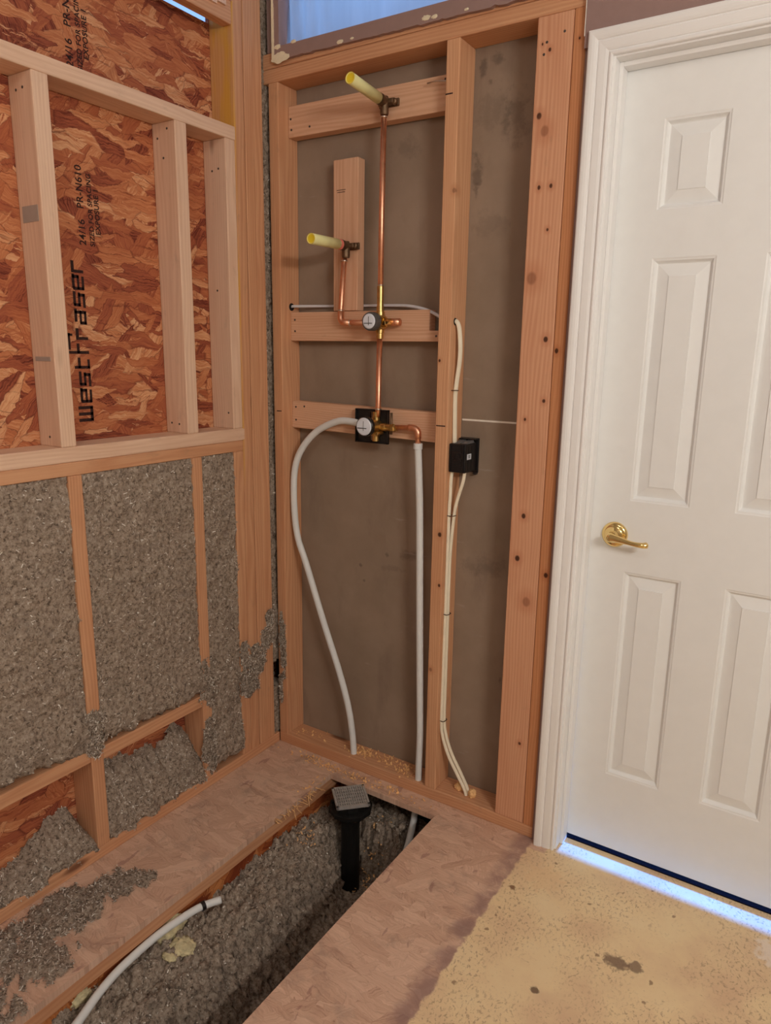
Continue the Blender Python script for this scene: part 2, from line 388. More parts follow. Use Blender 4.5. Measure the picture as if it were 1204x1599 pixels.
def lumber(name, mat, x0, x1, y0, y1, z0, z1, label=None, cat='stud', group=None, parent=None, bev=0.0028, tilt=None):
    d = (x1 - x0, y1 - y0, z1 - z0); ax = d.index(max(d))
    a, b, L = {2: (d[0], d[1], d[2]), 0: (d[1], d[2], d[0]), 1: (d[2], d[0], d[1])}[ax]
    bm = B(-a / 2, a / 2, -b / 2, b / 2, 0, L, bev)
    mx, my, mz = (x0 + x1) / 2, (y0 + y1) / 2, (z0 + z1) / 2
    if ax == 2: R = Matrix.Identity(3); loc = (mx, my, z0)
    elif ax == 0: R = Matrix(((0, 0, 1), (1, 0, 0), (0, 1, 0))); loc = (x0, my, mz)
    else: R = Matrix(((0, 1, 0), (0, 0, 1), (1, 0, 0))); loc = (mx, y0, mz)
    me = bpy.data.meshes.new(name); bm.to_mesh(me); bm.free(); me.materials.append(mat)
    o = bpy.data.objects.new(name, me); COL.objects.link(o)
    mw = Matrix.Translation(Vector(loc)) @ (Matrix.Rotation(tilt[0], 4, tilt[1]) if tilt else Matrix.Identity(4)) @ R.to_4x4()
    return finish(o, mw, parent, label, cat if not parent else None, group)
def frames(pts):
    T = []
    for i in range(len(pts)):
        a = pts[max(0, i - 1)]; b = pts[min(len(pts) - 1, i + 1)]; T.append((b - a).normalized())
    n = T[0].orthogonal().normalized(); N = [n]
    for i in range(1, len(pts)):
        n = N[-1] - T[i] * N[-1].dot(T[i]); N.append(n.normalized())
    return T, N
def catmull(P, k=8):
    P = [Vector(p) for p in P]; Q = [P[0] * 2 - P[1]] + P + [P[-1] * 2 - P[-2]]; out = []
    for i in range(1, len(Q) - 2):
        for j in range(k):
            t = j / k; a, b, c, d = Q[i - 1:i + 3]
            out.append(0.5 * ((2 * b) + (c - a) * t + (2 * a - 5 * b + 4 * c - d) * t * t + (3 * b - a - 3 * c + d) * t ** 3))
    return out + [P[-1]]
def tube(bm, pts, r, seg=14, cap=True, mi=0, flat=1.0):
    pts = [Vector(p) for p in pts]; T, N = frames(pts); rings = []
    for i, (p, t, n) in enumerate(zip(pts, T, N)):
        b = t.cross(n); ri = r[i] if isinstance(r, (list, tuple)) else r
        rings.append([bm.verts.new(p + n * math.cos(2 * math.pi * k / seg) * ri + b * math.sin(2 * math.pi * k / seg) * ri * flat) for k in range(seg)])
    for a, b in zip(rings, rings[1:]):
        for k in range(seg):
            f = bm.faces.new((a[k], a[(k + 1) % seg], b[(k + 1) % seg], b[k])); f.material_index = mi; f.smooth = True
    if cap:
        f = bm.faces.new(rings[0][::-1]); f.material_index = mi
        f = bm.faces.new(rings[-1]); f.material_index = mi
    return bm
def lathe(bm, base, axis, prof, seg=28, mi=0):
    """prof: (distance along axis, radius); ends closed"""
    base = Vector(base); axis = Vector(axis).normalized()
    n = axis.orthogonal().normalized(); b = axis.cross(n); rings = []
    for h, r in prof:
        rings.append([bm.verts.new(base + axis * h + (n * math.cos(2 * math.pi * k / seg) + b * math.sin(2 * math.pi * k / seg)) * max(r, 1e-5)) for k in range(seg)])
    for p, q in zip(rings, rings[1:]):
        for k in range(seg):
            f = bm.faces.new((p[k], p[(k + 1) % seg], q[(k + 1) % seg], q[k])); f.material_index = mi
    bm.faces.new(rings[0][::-1]).material_index = mi; bm.faces.new(rings[-1]).material_index = mi
    return bm
def nail(parent, p, axis, r=0.0035, mat=None):
    bm = lathe(bmesh.new(), Vector(p) - Vector(axis) * 0.001, axis, [(0, r), (0.0018, r), (0.0024, r * 0.6)], 10)
    return mk('nail_head', bm, mat or m_nail, parent)
def mark(parent, name, x0, x1, y0, y1, z0, z1, mat=None):
    return mk(name, B(x0, x1, y0, y1, z0, z1), mat or m_ink, parent)
def fbm(x, y, z, o=4): return noise.fractal(Vector((x, y, z)), 0.9, 2.1, o)

# ------------------------------------------------------------------ the setting
HOLE_X0, HOLE_X1, HOLE_Y0, HOLE_Y1 = 0.280, 0.676, -1.72, -0.066
bm = bmesh.new(); T_ = 0.018
box(bm, -0.09, HOLE_X0, -3.9, 0.089, -T_, 0)
box(bm, HOLE_X0, HOLE_X1, HOLE_Y1, 0.089, -T_, 0)
box(bm, HOLE_X0, HOLE_X1, -3.9, HOLE_Y0, -T_, 0)
box(bm, HOLE_X1, 3.2, -3.9, 0.0625, -T_, 0)
mk('floor', bm, m_floor, kind='structure', origin=Vector((0, 0, 0)))
mk('floor_carpet', B(0.97, 2.2, 0.0628, 3.4, -0.02, 0.0035), m_carpet, kind='structure')
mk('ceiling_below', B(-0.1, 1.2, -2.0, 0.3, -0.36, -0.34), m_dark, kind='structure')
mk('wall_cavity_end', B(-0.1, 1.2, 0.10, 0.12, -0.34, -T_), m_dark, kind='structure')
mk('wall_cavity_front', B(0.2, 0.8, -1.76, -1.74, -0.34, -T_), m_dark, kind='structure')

osb_wall = mk('wall_left', B(-0.101, -0.090, -3.9, 0.12, -0.3, 2.279), m_osb_wall, kind='structure')
mk('wall_left_upper', B(-0.12, -0.10, -3.9, 0.14, 2.34, 2.8), m_room, kind='structure')
mk('corner_leak_blocker', B(-0.101, -0.0, 0.088, 0.14, -0.3, 2.8), m_dark, kind='structure')  # dark filler added to keep sky light from leaking through the corner
mk('wall_corner_sheathing', B(-0.1, -0.088, -0.148, 0.14, 2.2, 2.8), m_osb_wall, kind='structure')
mk('wall_left_return', B(-0.101, 0.005, -3.9, -1.9, 0.0, 2.8), m_room, kind='structure')
mk('wall_right', B(3.0, 3.1, -3.9, 0.1, 0, 2.8), m_room, kind='structure')
mk('wall_front', B(-0.1, 3.1, -4.0, -3.9, -0.4, 2.8), m_room, kind='structure')
mk('ceiling', B(-0.12, 3.1, -4.0, 0.1, 2.8, 2.85), m_room, kind='structure')
# panel behind the studs, two sheets with a joint
wb = mk('wall_back', B(-0.089, 1.0, 0.0895, 0.102, -0.02, 1.1905), m_dry, kind='structure')
mk('wall_back_upper_sheet', B(-0.089, 1.0, 0.0895, 0.102, 1.1935, 2.21), m_dry, kind='structure')
mk('seam', B(0.64, 0.842, 0.0885, 0.100, 1.1895, 1.1945), m_gypsum, wb, label='white paper edges of the board joint')
# painted wall above and beside the door
bm = bmesh.new()
box(bm, 0.963, 3.0, -0.013, 0.0, 2.06, 2.8); box(bm, 1.70, 3.0, -0.013, 0.0, 0, 2.06)
box(bm, 0.9625, 1.018, 0.0, 0.089, 0.0, 2.06); box(bm, 0.97, 3.0, 0.0, 0.089, 2.06, 2.8); box(bm, 1.68, 3.0, 0.0, 0.089, 0, 2.06)  # first box is filler added to stop light leaking beside the casing
mk('wall_back_painted', bm, m_taupe, kind='structure')
bm = bmesh.new()
box(bm, 0.961, 0.9635, -0.013, -0.001, 2.085, 2.3)
mk('trim_edge', bm, m_gypsum, kind='structure')
# next room
bm = bmesh.new(); box(bm, 0.0, 0.9, 0.12, 0.2, -0.02, 2.2); mk('wall_next_room', bm, m_room, kind='structure')

# opening above the framing: strip of painted board with a torn edge, plastic over the opening
def jag(x): return 2.203 - 0.011 * (x - 0.03) / 0.9 + 0.0025 * fbm(x * 40, 0, 1) + 0.002 * fbm(x * 130, 3, 1)
bm = bmesh.new()
n = 90; low = []
for i in range(n + 1):
    x = 0.036 + (0.961 - 0.036) * i / n
    low.append((x, jag(x)))
F = [bm.verts.new((x, -0.013, z)) for x, z in low]; Bk = [bm.verts.new((x, -0.001, z)) for x, z in low]
F2 = [bm.verts.new((x, -0.013, 2.238 - 0.006 * x)) for x, z in low]; B2 = [bm.verts.new((x, -0.001, 2.238 - 0.006 * x)) for x, z in low]
for i in range(n):
    bm.faces.new((F[i], F[i + 1], F2[i + 1], F2[i])); bm.faces.new((Bk[i], B2[i], B2[i + 1], Bk[i + 1]))
    bm.faces.new((F[i], Bk[i], Bk[i + 1], F[i + 1])); bm.faces.new((F2[i], F2[i + 1], B2[i + 1], B2[i]))
bm.faces.new((F[0], F2[0], B2[0], Bk[0])); bm.faces.new((F[-1], Bk[-1], B2[-1], F2[-1]))
box(bm, 0.034, 0.055, -0.013, -0.001, 2.236, 2.8)
box(bm, 0.93, 0.963, -0.013, -0.001, 2.23, 2.8)
# sides of the opening
box(bm, 0.0, 0.046, 0.0, 0.089, 2.232, 2.8); box(bm, 0.935, 0.97, 0.0, 0.089, 2.232, 2.8); box(bm, 0.0, 0.97, 0.0, 0.089, 2.68, 2.8)
win = mk('window_1', bm, m_taupe, kind='structure')
bm = bmesh.new()
for i in range(60):
    z = 2.20 + 0.6 * i / 60
    w_ = 0.006 + 0.004 * fbm(z * 30, 1, 1)
    box(bm, 0.030 - w_ * .3, 0.034 + w_ * 0.5, -0.0142, -0.0005, z, z + 0.0101)
mk('torn_edge', bm, m_mud, win)
for (x, z, r) in ((0.055, 2.207, 0.018), (0.075, 2.205, 0.012), (0.275, 2.206, 0.007), (0.315, 2.207, 0.004), (0.545, 2.208, 0.008), (0.57, 2.206, 0.006), (0.66, 2.203, 0.004), (0.05, 2.236, 0.008), (0.11, 2.239, 0.006)):
    bm = bmesh.new(); bmesh.ops.create_icosphere(bm, subdivisions=3, radius=1)
    for v in bm.verts:
        k = 1 + 0.35 * fbm(v.co.x * 2 + x * 50, v.co.y * 2, v.co.z * 2)
        v.co = Vector((x + v.co.x * r * 1.5 * k, -0.0135 + v.co.y * 0.002, z + v.co.z * r * 0.75 * k))
    mk('compound_chip', bm, m_mud, win)
# plastic sheet
bm = bmesh.new(); nx, nz = 90, 24; g_ = []
for i in range(nx + 1):
    row = []
    for j in range(nz + 1):
        x = 0.044 + 0.9 * i / nx; z = 2.238 + 0.45 * j / nz
        fold = max(0, 1 - (x - 0.05) / 0.2)
        y = 0.03 + 0.008 * fbm(x * 6, z * 1.5, 2) + fold * 0.012 * math.sin(x * 110 + z * 9 + 2 * fbm(x * 8, z * 3, 7))
        edge = 0.008 * math.sin(z * 14) + 0.012 * (z - 2.24) if i == 0 else 0
        row.append(bm.verts.new((x + edge, y, z)))
    g_.append(row)
for i in range(nx):
    for j in range(nz): bm.faces.new((g_[i][j], g_[i + 1][j], g_[i + 1][j + 1], g_[i][j + 1]))
mk('plastic_sheet', bm, m_plastic_sheet, label='pale blue backlit plastic sheet stretched over the opening above the framing', cat='plastic sheet', smooth=True)

# ------------------------------------------------------------------ door, jamb, casing
JX0, JX1, JZ = 1.036, 1.652, 2.030
bm = bmesh.new()
box(bm, JX0 - 0.018, JX0, -0.006, 0.112, 0, JZ + 0.018, 0.001); box(bm, JX1, JX1 + 0.018, -0.006, 0.112, 0, JZ + 0.018, 0.001)
box(bm, JX0, JX1, -0.006, 0.112, JZ, JZ + 0.018, 0.001)
box(bm, JX0, JX0 + 0.009, 0.026, 0.062, 0.0, JZ, 0.0015); box(bm, JX1 - 0.009, JX1, 0.026, 0.062, 0, JZ, 0.0015); box(bm, JX0 + 0.009, JX1 - 0.009, 0.026, 0.062, JZ - 0.010, JZ, 0.0015)
mk('trim_jamb', bm, m_white_paint, kind='structure')
prof = [(0.0, 0.0), (0.0, 0.0085), (0.0015, 0.0105), (0.0045, 0.0112), (0.0075, 0.0100), (0.0085, 0.0078), (0.0105, 0.0078), (0.0115, 0.0098), (0.016, 0.0114), (0.024, 0.0124), (0.031, 0.0130),
        (0.0325, 0.0112), (0.0345, 0.0112), (0.036, 0.0138), (0.041, 0.0160), (0.047, 0.0172), (0.053, 0.0170), (0.056, 0.0155), (0.057, 0.013), (0.057, 0.0)]
bm = bmesh.new(); xi, xr, zt, yb = JX0 - 0.005, JX1 + 0.005, JZ + 0.004, -0.006
cols = []
for t, d in prof:
    y = yb - d
    cols.append([bm.verts.new(c) for c in ((xi - t, y, -0.002), (xi - t, y, zt + t), (xr + t, y, zt + t), (xr + t, y, -0.002))])
for a, b in zip(cols, cols[1:]):
    for k in range(3): bm.faces.new((a[k], a[k + 1], b[k + 1], b[k]))
bm.faces.new([c[0] for c in cols]); bm.faces.new([c[3] for c in cols][::-1])
mk('trim_1', bm, m_white_paint, kind='structure')

# six panel door: slab front as a grid with raised panels
DX0, DX1, DZ0, DZ1, DY = 1.039, 1.649, 0.016, 2.028, 0.064
door = None
xs = [DX0, 1.1375, 1.2795, 1.381, 1.523, DX1]
zs = [DZ0, 0.242, 0.829, 1.017, 1.605, 1.7125, 1.909, DZ1]
bm = bmesh.new()
def quad(p): bm.faces.new([bm.verts.new(q) for q in p])
for i in range(5):
    for j in range(7):
        x0, x1, z0, z1 = xs[i], xs[i + 1], zs[j], zs[j + 1]
        if i in (1, 3) and j in (1, 3, 5):
            loops = []
            for ins, dep in ((0, 0), (0.0025, 0.0015), (0.006, 0.0022), (0.0105, 0.0100), (0.013, 0.0118), (0.0155, 0.0112), (0.040, 0.0046), (0.0405, 0.0046), (0.0412, 0.0024)):
                loops.append([(x0 + ins, DY + dep, z0 + ins), (x1 - ins, DY + dep, z0 + ins), (x1 - ins, DY + dep, z1 - ins), (x0 + ins, DY + dep, z1 - ins)])
            for a, b in zip(loops, loops[1:]):
                for k in range(4): quad((a[k], a[(k + 1) % 4], b[(k + 1) % 4], b[k]))
            quad(loops[-1])
        else: quad(((x0, DY, z0), (x1, DY, z0), (x1, DY, z1), (x0, DY, z1)))
bmesh.ops.remove_doubles(bm, verts=bm.verts, dist=1e-5)
for a, b in (((DX0, DZ0), (DX1, DZ0)), ((DX1, DZ0), (DX1, DZ1)), ((DX1, DZ1), (DX0, DZ1)), ((DX0, DZ1), (DX0, DZ0))):
    quad(((a[0], DY, a[1]), (b[0], DY, b[1]), (b[0], DY + 0.035, b[1]), (a[0], DY + 0.035, a[1])))
quad(((DX0, DY + .035, DZ0), (DX0, DY + .035, DZ1), (DX1, DY + .035, DZ1), (DX1, DY + .035, DZ0)))
bmesh.ops.remove_doubles(bm, verts=bm.verts, dist=1e-5)
door = mk('door_1', bm, m_door, kind='structure')
# lever handle
hx, hz = 1.107, 0.925
bm = bmesh.new()
lathe(bm, (hx, DY, hz), (0, -1, 0), [(0, 0.033), (0.003, 0.0335), (0.006, 0.032), (0.009, 0.029), (0.0105, 0.025), (0.0105, 0.022), (0.014, 0.0195), (0.018, 0.0135), (0.022, 0.0115), (0.034, 0.0110), (0.036, 0.0)], 40)
hdl = mk('door_handle', bm, m_gold, door, smooth=True, label='polished brass lever handle')
bm = bmesh.new()
P = catmull([(hx - 0.006, DY - 0.044, hz + 0.001), (hx + 0.012, DY - 0.046, hz), (hx + 0.035, DY - 0.049, hz - 0.003), (hx + 0.06, DY - 0.052, hz - 0.006), (hx + 0.082, DY - 0.050, hz - 0.007), (hx + 0.093, DY - 0.042, hz - 0.006)], 6)
rad = [0.0125 - 0.0065 * min(1, k / (len(P) * 0.5)) + 0.003 * max(0, (k - len(P) * 0.6) / (len(P) * 0.4)) for k in range(len(P))]
rad[0] *= 0.5; rad[1] *= 0.85; rad[-1] *= 0.4; rad[-2] *= 0.8
tube(bm, P, rad, 18); lathe(bm, (hx, DY - 0.03, hz), (0, -1, 0), [(0, 0.0115), (0.014, 0.0125), (0.02, 0.0115), (0.024, 0.006)], 24)
mk('lever', bm, m_gold, hdl, smooth=True)

# ------------------------------------------------------------------ left wall framing
SIDE = 'pale new boards framed into the old window opening'
FL = -0.089
tp = lumber('wall_plate', m_new, FL, 0, -1.9, -0.143, 1.963, 2.000, 'long pale new board running flat across the top of the pale infill studs', 'plate', None)
sp = lumber('wall_plate', m_new, FL, 0, -1.9, -0.137, 1.104, 1.142, 'pale new board lying flat under the feet of the pale infill studs', 'plate', None)
nw = []
for (y0, y1, lab) in ((-0.762, -0.722, 'pale new stud with grey grade stamps, standing beside the black vertical lettering'),
                      (-0.367, -0.327, 'pale new stud with a knot low on its edge, between two other pale studs'),
                      (-0.185, -0.1465, 'pale new stud tight against the mustard stained corner post')):
    nw.append(lumber('wood_stud', m_new, FL, 0, y0, y1, 1.142, 1.963, lab, 'stud', SIDE))
for (s, pts) in ((nw[0], ((-0.06, 1.93), (-0.035, 1.932), (-0.045, 1.165))), (nw[1], ((-0.068, 1.925), (-0.03, 1.945), (-0.048, 1.875), (-0.066, 1.17), (-0.035, 1.168))), (nw[2], ((-0.055, 1.88), (-0.03, 1.884), (-0.05, 1.55), (-0.02, 1.19)))):
    y = {0: -0.762, 1: -0.367, 2: -0.185}[nw.index(s)]
    for (x, z) in pts: nail(s, (x, y, z), (0, -1, 0), 0.003)
for z0, z1 in ((1.655, 1.69), (1.345, 1.355)):
    mark(nw[0], 'grade_stamp', -0.075, -0.015, -0.7632, -0.7615, z0, z1, m_inkgrey)
lumber('window_sill_board', m_old, FL, 0, -1.9, -0.1465, 1.071, 1.104, 'old orange board lying flat between pale plate and grey insulation', 'board')
OLD = 'old orange studs of the insulated wall'
lumber('wood_stud', m_old, FL, 0.001, -0.753, -0.715, 0.036, 1.071, 'old orange short stud below the grey stamped pale stud, insulation on both sides', 'stud', OLD)
lumber('wood_stud', m_old, FL, 0.001, -0.357, -0.320, 0.036, 1.071, 'old orange short stud in the grey insulation below the pale knotted stud', 'stud', OLD)
lumber('wood_stud', m_old, FL, 0.0005, -0.186, -0.1475, 0.036, 1.071, 'old orange short stud at the corner end of the insulation, below the sill board', 'stud', OLD)
lumber('corner_post', m_post, FL, 0, -0.146, -0.106, 0.036, 2.79, 'tall corner post stained mustard yellow beside the pale framing', 'post', 'tall posts in the corner')
lumber('corner_post', m_old, FL, 0.0015, -0.1035, -0.066, 0.036, 2.79, 'tall orange corner post between the mustard stained post and the post at the dark gap', 'post', 'tall posts in the corner')
lumber('corner_post', m_old, FL, 0, -0.0655, -0.0275, 0.036, 2.79, 'tall orange corner post at the dusty gap beside the plumbing wall', 'post', 'tall posts in the corner')
lumber('bottom_plate', m_old, FL, 0.0, -1.9, 0.0, 0.0, 0.036, 'old orange floor plate along the foot of the insulated wall', 'plate')
for (y0, y1, z, lab) in ((-1.22, -0.753, 0.297, 'orange blocking board above the open cavity next to the bottom edge of the picture wall, half covered by insulation'),
                         (-0.715, -0.357, 0.288, 'orange blocking board above the cavity between the two short studs')):
    lumber('blocking_board', m_old, FL, 0.0, y0, y1, z, z + 0.038, 'orange blocking board over the bare cavity under the grey insulation, away from the corner' if y1 < -0.74 else 'orange blocking board over the bare cavity between the two short studs', 'blocking')
# header above the slit of daylight
hd = lumber('header_board', m_old, -0.034, 0.0, -1.9, -0.1465, 2.258, 2.40, 'torn dark header board above the bright slit of daylight', 'board')
bm = bmesh.new()
for k in range(46):
    y = -0.62 + 0.47 * k / 46 + random.uniform(-.01, .01); L = random.uniform(0.02, 0.07); h = random.uniform(0.006, 0.02); z = 2.275 + random.random() * 0.06
    box(bm, 0.0, random.uniform(0.003, 0.009), y, min(y + L, -0.148), z, z + h)
mk('splinters', bm, m_new, hd)

# printed lettering on the strand board
def text(body, size, z0, y0, parent, name, bold=0.0, shear=0.0, sx=1.0):
    cu = bpy.data.curves.new(name + '_curve', 'FONT'); cu.body = body; cu.size = size; cu.shear = shear; cu.offset = bold; cu.extrude = 0.0002; cu.space_character = sx
    t = bpy.data.objects.new(name + '_tmp', cu); COL.objects.link(t)
    bpy.context.view_layer.update()
    me = bpy.data.meshes.new_from_object(t.evaluated_get(bpy.context.evaluated_depsgraph_get()))
    bpy.data.objects.remove(t); bpy.data.curves.remove(cu)
    me.materials.clear(); me.materials.append(m_ink)
    o = bpy.data.objects.new(name, me); COL.objects.link(o)
    R = Matrix(((0, 0, 1), (0, -1, 0), (1, 0, 0)))      # text runs up the wall, tops to the open side
    R = Matrix(((0, 0, 1), (0, -1, 0), (1, 0, 0)))
    return finish(o, Matrix.Translation((-0.0897, y0, z0)) @ R.to_4x4(), parent), me
GLYPH = {   # square stroke letters: x0, x1, y0, y1 in letter units
    'W': ((0, .2, 0, 1.25), (.4, .6, 0, 1.25), (.8, 1, 0, 1.25), (0.06, .94, 0, .24)),
    'e': ((0, 1, .78, 1), (0, 1, .40, .58), (0.04, 1, 0, .2), (0, .22, .06, .94), (.78, 1, .40, .95)),
    's': ((0, 1, .78, 1), (0, 1, .40, .60), (0, 1, 0, .2), (0, .22, .42, .96), (.78, 1, .04, .58)),
    't': ((.12, .36, 0, 1.3), (0, .9, .78, 1), (.14, .9, 0, .2)),
    'f': ((.1, .34, 0, 1.7), (.14, 1.5, 1.5, 1.72), (0, .8, .78, 1), (1.3, 1.5, 1.3, 1.7)),
    'r': ((0, .24, 0, 1), (0.04, .8, .76, 1)),
    'a': ((0.05, 1, .78, 1), (.78, 1, 0, .96), (0, .95, .40, .58), (0, .95, 0, .2), (0, .22, .04, .55))}
bm = bmesh.new(); z = 1.190
for ch in 'Westfraser':
    w_ = 0.040 if ch == 'W' else (0.030 if ch in 'tfr' else 0.034)
    for (a, b, c, d) in GLYPH[ch]:
        sl = 0.006
        box(bm, -0.0899, -0.0895, -0.606 - 0.034 * d + 0.0, -0.606 - 0.034 * c, z + a * w_ + sl * c, z + b * w_ + sl * c)
    z += w_ + 0.0078
mk('lettering', bm, m_ink, osb_wall)
for z0 in (1.628, 2.03):
    for (body, size, z, y) in (('24/16   PR-N610', 0.026, z0, -0.592), ('SIZED FOR SPACING', 0.018, z0, -0.567), ('EXPOSURE 1', 0.019, z0 + 0.03, -0.548)):
        text(body, size, z, y, osb_wall, 'grade_lettering', 0.0004, 0.0, 1.05)

# ------------------------------------------------------------------ insulation of the left wall
def shreds(bm, pts, n, l0, l1, lift, mi=1):
    for _ in range(n):
        p, nr = random.choice(pts)
        d = Vector((random.gauss(0, 1), random.gauss(0, 1), random.gauss(0, 1))).normalized()
        d = (d - nr * d.dot(nr) * random.uniform(0.2, 1.0)).normalized(); s = d.cross(nr)
        if s.length < 1e-3: continue
        s.normalize(); L = random.uniform(l0, l1) * 0.5; W = random.uniform(0.0006, 0.0016)
        c = p + nr * random.uniform(0.0, lift) + Vector((random.uniform(-.003, .003), random.uniform(-.003, .003), random.uniform(-.003, .003)))
        bend = nr * random.uniform(-.3, .5) * L
        a = [bm.verts.new(q) for q in (c - d * L - s * W, c - d * L + s * W, c + bend * 0.6 + s * W, c + bend * 0.6 - s * W, c + d * L + s * W, c + d * L - s * W)]
        for f in ((0, 1, 2, 3), (3, 2, 4, 5)):
            fc = bm.faces.new([a[i] for i in f]); fc.material_index = mi
def sheet(rows, name, n_shred, label, cat='insulation', lift=0.006):
    bm = bmesh.new(); V = [[bm.verts.new(p) for p in r] for r in rows]
    for a, b in zip(V, V[1:]):
        for i in range(len(a) - 1):
            f = bm.faces.new((a[i], a[i + 1], b[i + 1], b[i])); f.smooth = True
    bm.normal_update(); bm.verts.index_update()
    pts = [(v.co.copy(), v.normal.copy()) for v in bm.verts]
    shreds(bm, pts, n_shred, 0.004, 0.012, lift)
    return mk(name, bm, [m_ins, m_shr], label=label, cat=cat, kind='stuff', recalc=False)
def bay(y0, y1, zlow, ztop, xface, n_shred, label, step=0.005):
    ny = int((y1 - y0) / step); nz = int((ztop - min(zlow(y0 + (y1 - y0) * i / 10) for i in range(11))) / step); rows = []
    for j in range(nz + 1):
        t = j / nz; r = []
        for i in range(ny + 1):
            y = y0 + (y1 - y0) * i / ny; zl = zlow(y) + 0.012 * fbm(y * 35, 1.7, 2) + 0.008 * fbm(y * 110, 0.7, 2); z = ztop + (zl - ztop) * t
            lip = max(0.0, 1 - (z - zl) / 0.03)
            x = xface + 0.006 * fbm(y * 18, z * 18, 3) + 0.0045 * fbm(y * 70, z * 70, 5) + 0.012 * math.exp(-((z - zl - 0.06) / 0.06) ** 2)
            x -= lip ** 2.2 * 0.075
            r.append((x, y, z))
        rows.append(r)
    return sheet(rows, 'blown_insulation', n_shred, label)
bay(-1.22, -0.7535, lambda y: 0.335 - 0.025 * math.exp(-((y + 0.80) / 0.07) ** 2) + 0.015 * fbm(y * 9, 4, 4), 1.070, -0.004, 15000, 'grey blown insulation between the picture edge and the first short orange stud')
bay(-0.7145, -0.3575, lambda y: 0.318 + 0.01 * fbm(y * 8, 2, 9), 1.070, -0.004, 14000, 'grey blown insulation between the two short orange studs')
bay(-0.3195, -0.1865, lambda y: 0.04, 1.070, -0.004, 9000, 'narrow strip of grey blown insulation between the short stud and the corner')
def pile(y0, y1, ztop, label, n_shred):
    ny = int((y1 - y0) / 0.005); nt = 44; rows = []
    for j in range(nt + 1):
        t = j / nt; r = []
        for i in range(ny + 1):
            y = y0 + (y1 - y0) * i / ny; zt = ztop(y) + 0.022 * fbm(y * 22, 6, 1) + 0.01 * fbm(y * 70, 2, 1)
            z = 0.030 + (zt - 0.030) * t
            x = -0.004 - 0.083 * t ** 2.2 + (1 - t) * 0.002 + 0.014 * fbm(y * 22, z * 22, 3) + 0.006 * fbm(y * 80, z * 80, 8)
            r.append((max(x, -0.0885), y, z))
        rows.append(r[::-1])
    sheet(rows, 'fallen_insulation', n_shred, label)
def lerp_prof(P):
    def f(y):
        for a, b in zip(P, P[1:]):
            if a[0] <= y <= b[0]:
                k = (y - a[0]) / (b[0] - a[0]); return a[1] + (b[1] - a[1]) * k
        return P[0][1] if y < P[0][0] else P[-1][1]
    return f
pile(-1.22, -0.7535, lerp_prof([(-1.2, 0.05), (-0.97, 0.075), (-0.88, 0.125), (-0.83, 0.150), (-0.79, 0.148), (-0.765, 0.115), (-0.75, 0.09)]), 'heap of fallen grey insulation in the open cavity away from the corner', 5000)
pile(-0.7145, -0.3575, lerp_prof([(-0.715, 0.215), (-0.648, 0.228), (-0.551, 0.200), (-0.456, 0.19), (-0.40, 0.235), (-0.375, 0.20), (-0.36, 0.16)]), 'heap of fallen grey insulation in the cavity between the two short studs', 6000)

def clump(name, spots, label, n_shred, dens=0.004, cat='insulation'):
    """patches of fluff stuck on a face: spots of (centre, normal, half sizes along two axes, thickness)"""
    bm = bmesh.new(); pts = []
    for (c, nr, ax, ay, a, b, th) in spots:
        c, nr, ax, ay = map(Vector, (c, nr, ax, ay)); n = max(6, int(2 * max(a, b) / dens)); G_ = {}
        for i in range(n + 1):
            for j in range(n + 1):
                u, v = -1 + 2 * i / n, -1 + 2 * j / n
                q = c + ax * a * u + ay * b * v
                h = 1 - (u * u + v * v) + 0.9 * fbm(q.x * 30 + q.y * 30, q.z * 30, q.y * 20)
                if h > 0.02: G_[i, j] = bm.verts.new(q + nr * (th * min(1, h) + 0.002 * fbm(q.x * 130 + q.y * 90, q.z * 130, 2)))
        for i in range(n):
            for j in range(n):
                if all(k in G_ for k in ((i, j), (i + 1, j), (i + 1, j + 1), (i, j + 1))):
                    f = bm.faces.new([G_[k] for k in ((i, j), (i + 1, j), (i + 1, j + 1), (i, j + 1))]); f.smooth = True
        pts += [(v.co.copy(), nr) for v in G_.values()]
    shreds(bm, pts, n_shred, 0.003, 0.010, 0.004)
    return mk(name, bm, [m_ins, m_shr], label=label, cat=cat, kind='stuff', recalc=False)
YZ = ((1, 0, 0), (0, 1, 0), (0, 0, 1)); XZ = ((0, -1, 0), (1, 0, 0), (0, 0, 1)); XY = ((0, 0, 1), (1, 0, 0), (0, 1, 0))
clump('insulation_dust', [((0.0, -0.12, 0.36), *YZ, 0.05, 0.055, 0.010), ((0.0, -0.06, 0.42), *YZ, 0.035, 0.045, 0.008), ((0.0, -0.15, 0.30), *YZ, 0.045, 0.07, 0.008), ((0.0, -0.045, 0.48), *YZ, 0.02, 0.04, 0.006), ((0.0, -0.17, 0.40), *YZ, 0.03, 0.04, 0.006)],
      'grey insulation fluff stuck across the feet of the tall corner posts', 2600)
clump('insulation_dust', [((0.024, 0.0, 0.36), *XZ, 0.014, 0.11, 0.006), ((0.016, 0.0, 0.47), *XZ, 0.010, 0.03, 0.005), ((0.012, 0.0, 0.21), *XZ, 0.008, 0.06, 0.004)],
      'grey insulation fluff stuck on the first stud of the plumbing wall', 900)
clump('insulation_dust', [((0.0, -0.735, 0.405), *YZ, 0.035, 0.05, 0.009), ((0.0, -0.745, 0.35), *YZ, 0.03, 0.045, 0.008)], 'grey insulation bulging over the first short orange stud', 1000)
clump('insulation_dust', [((0.0, -0.335, 0.36), *YZ, 0.04, 0.085, 0.009), ((0.0, -0.34, 0.14), *YZ, 0.032, 0.10, 0.007)], 'grey insulation bulging over the short orange stud near the corner', 1600)
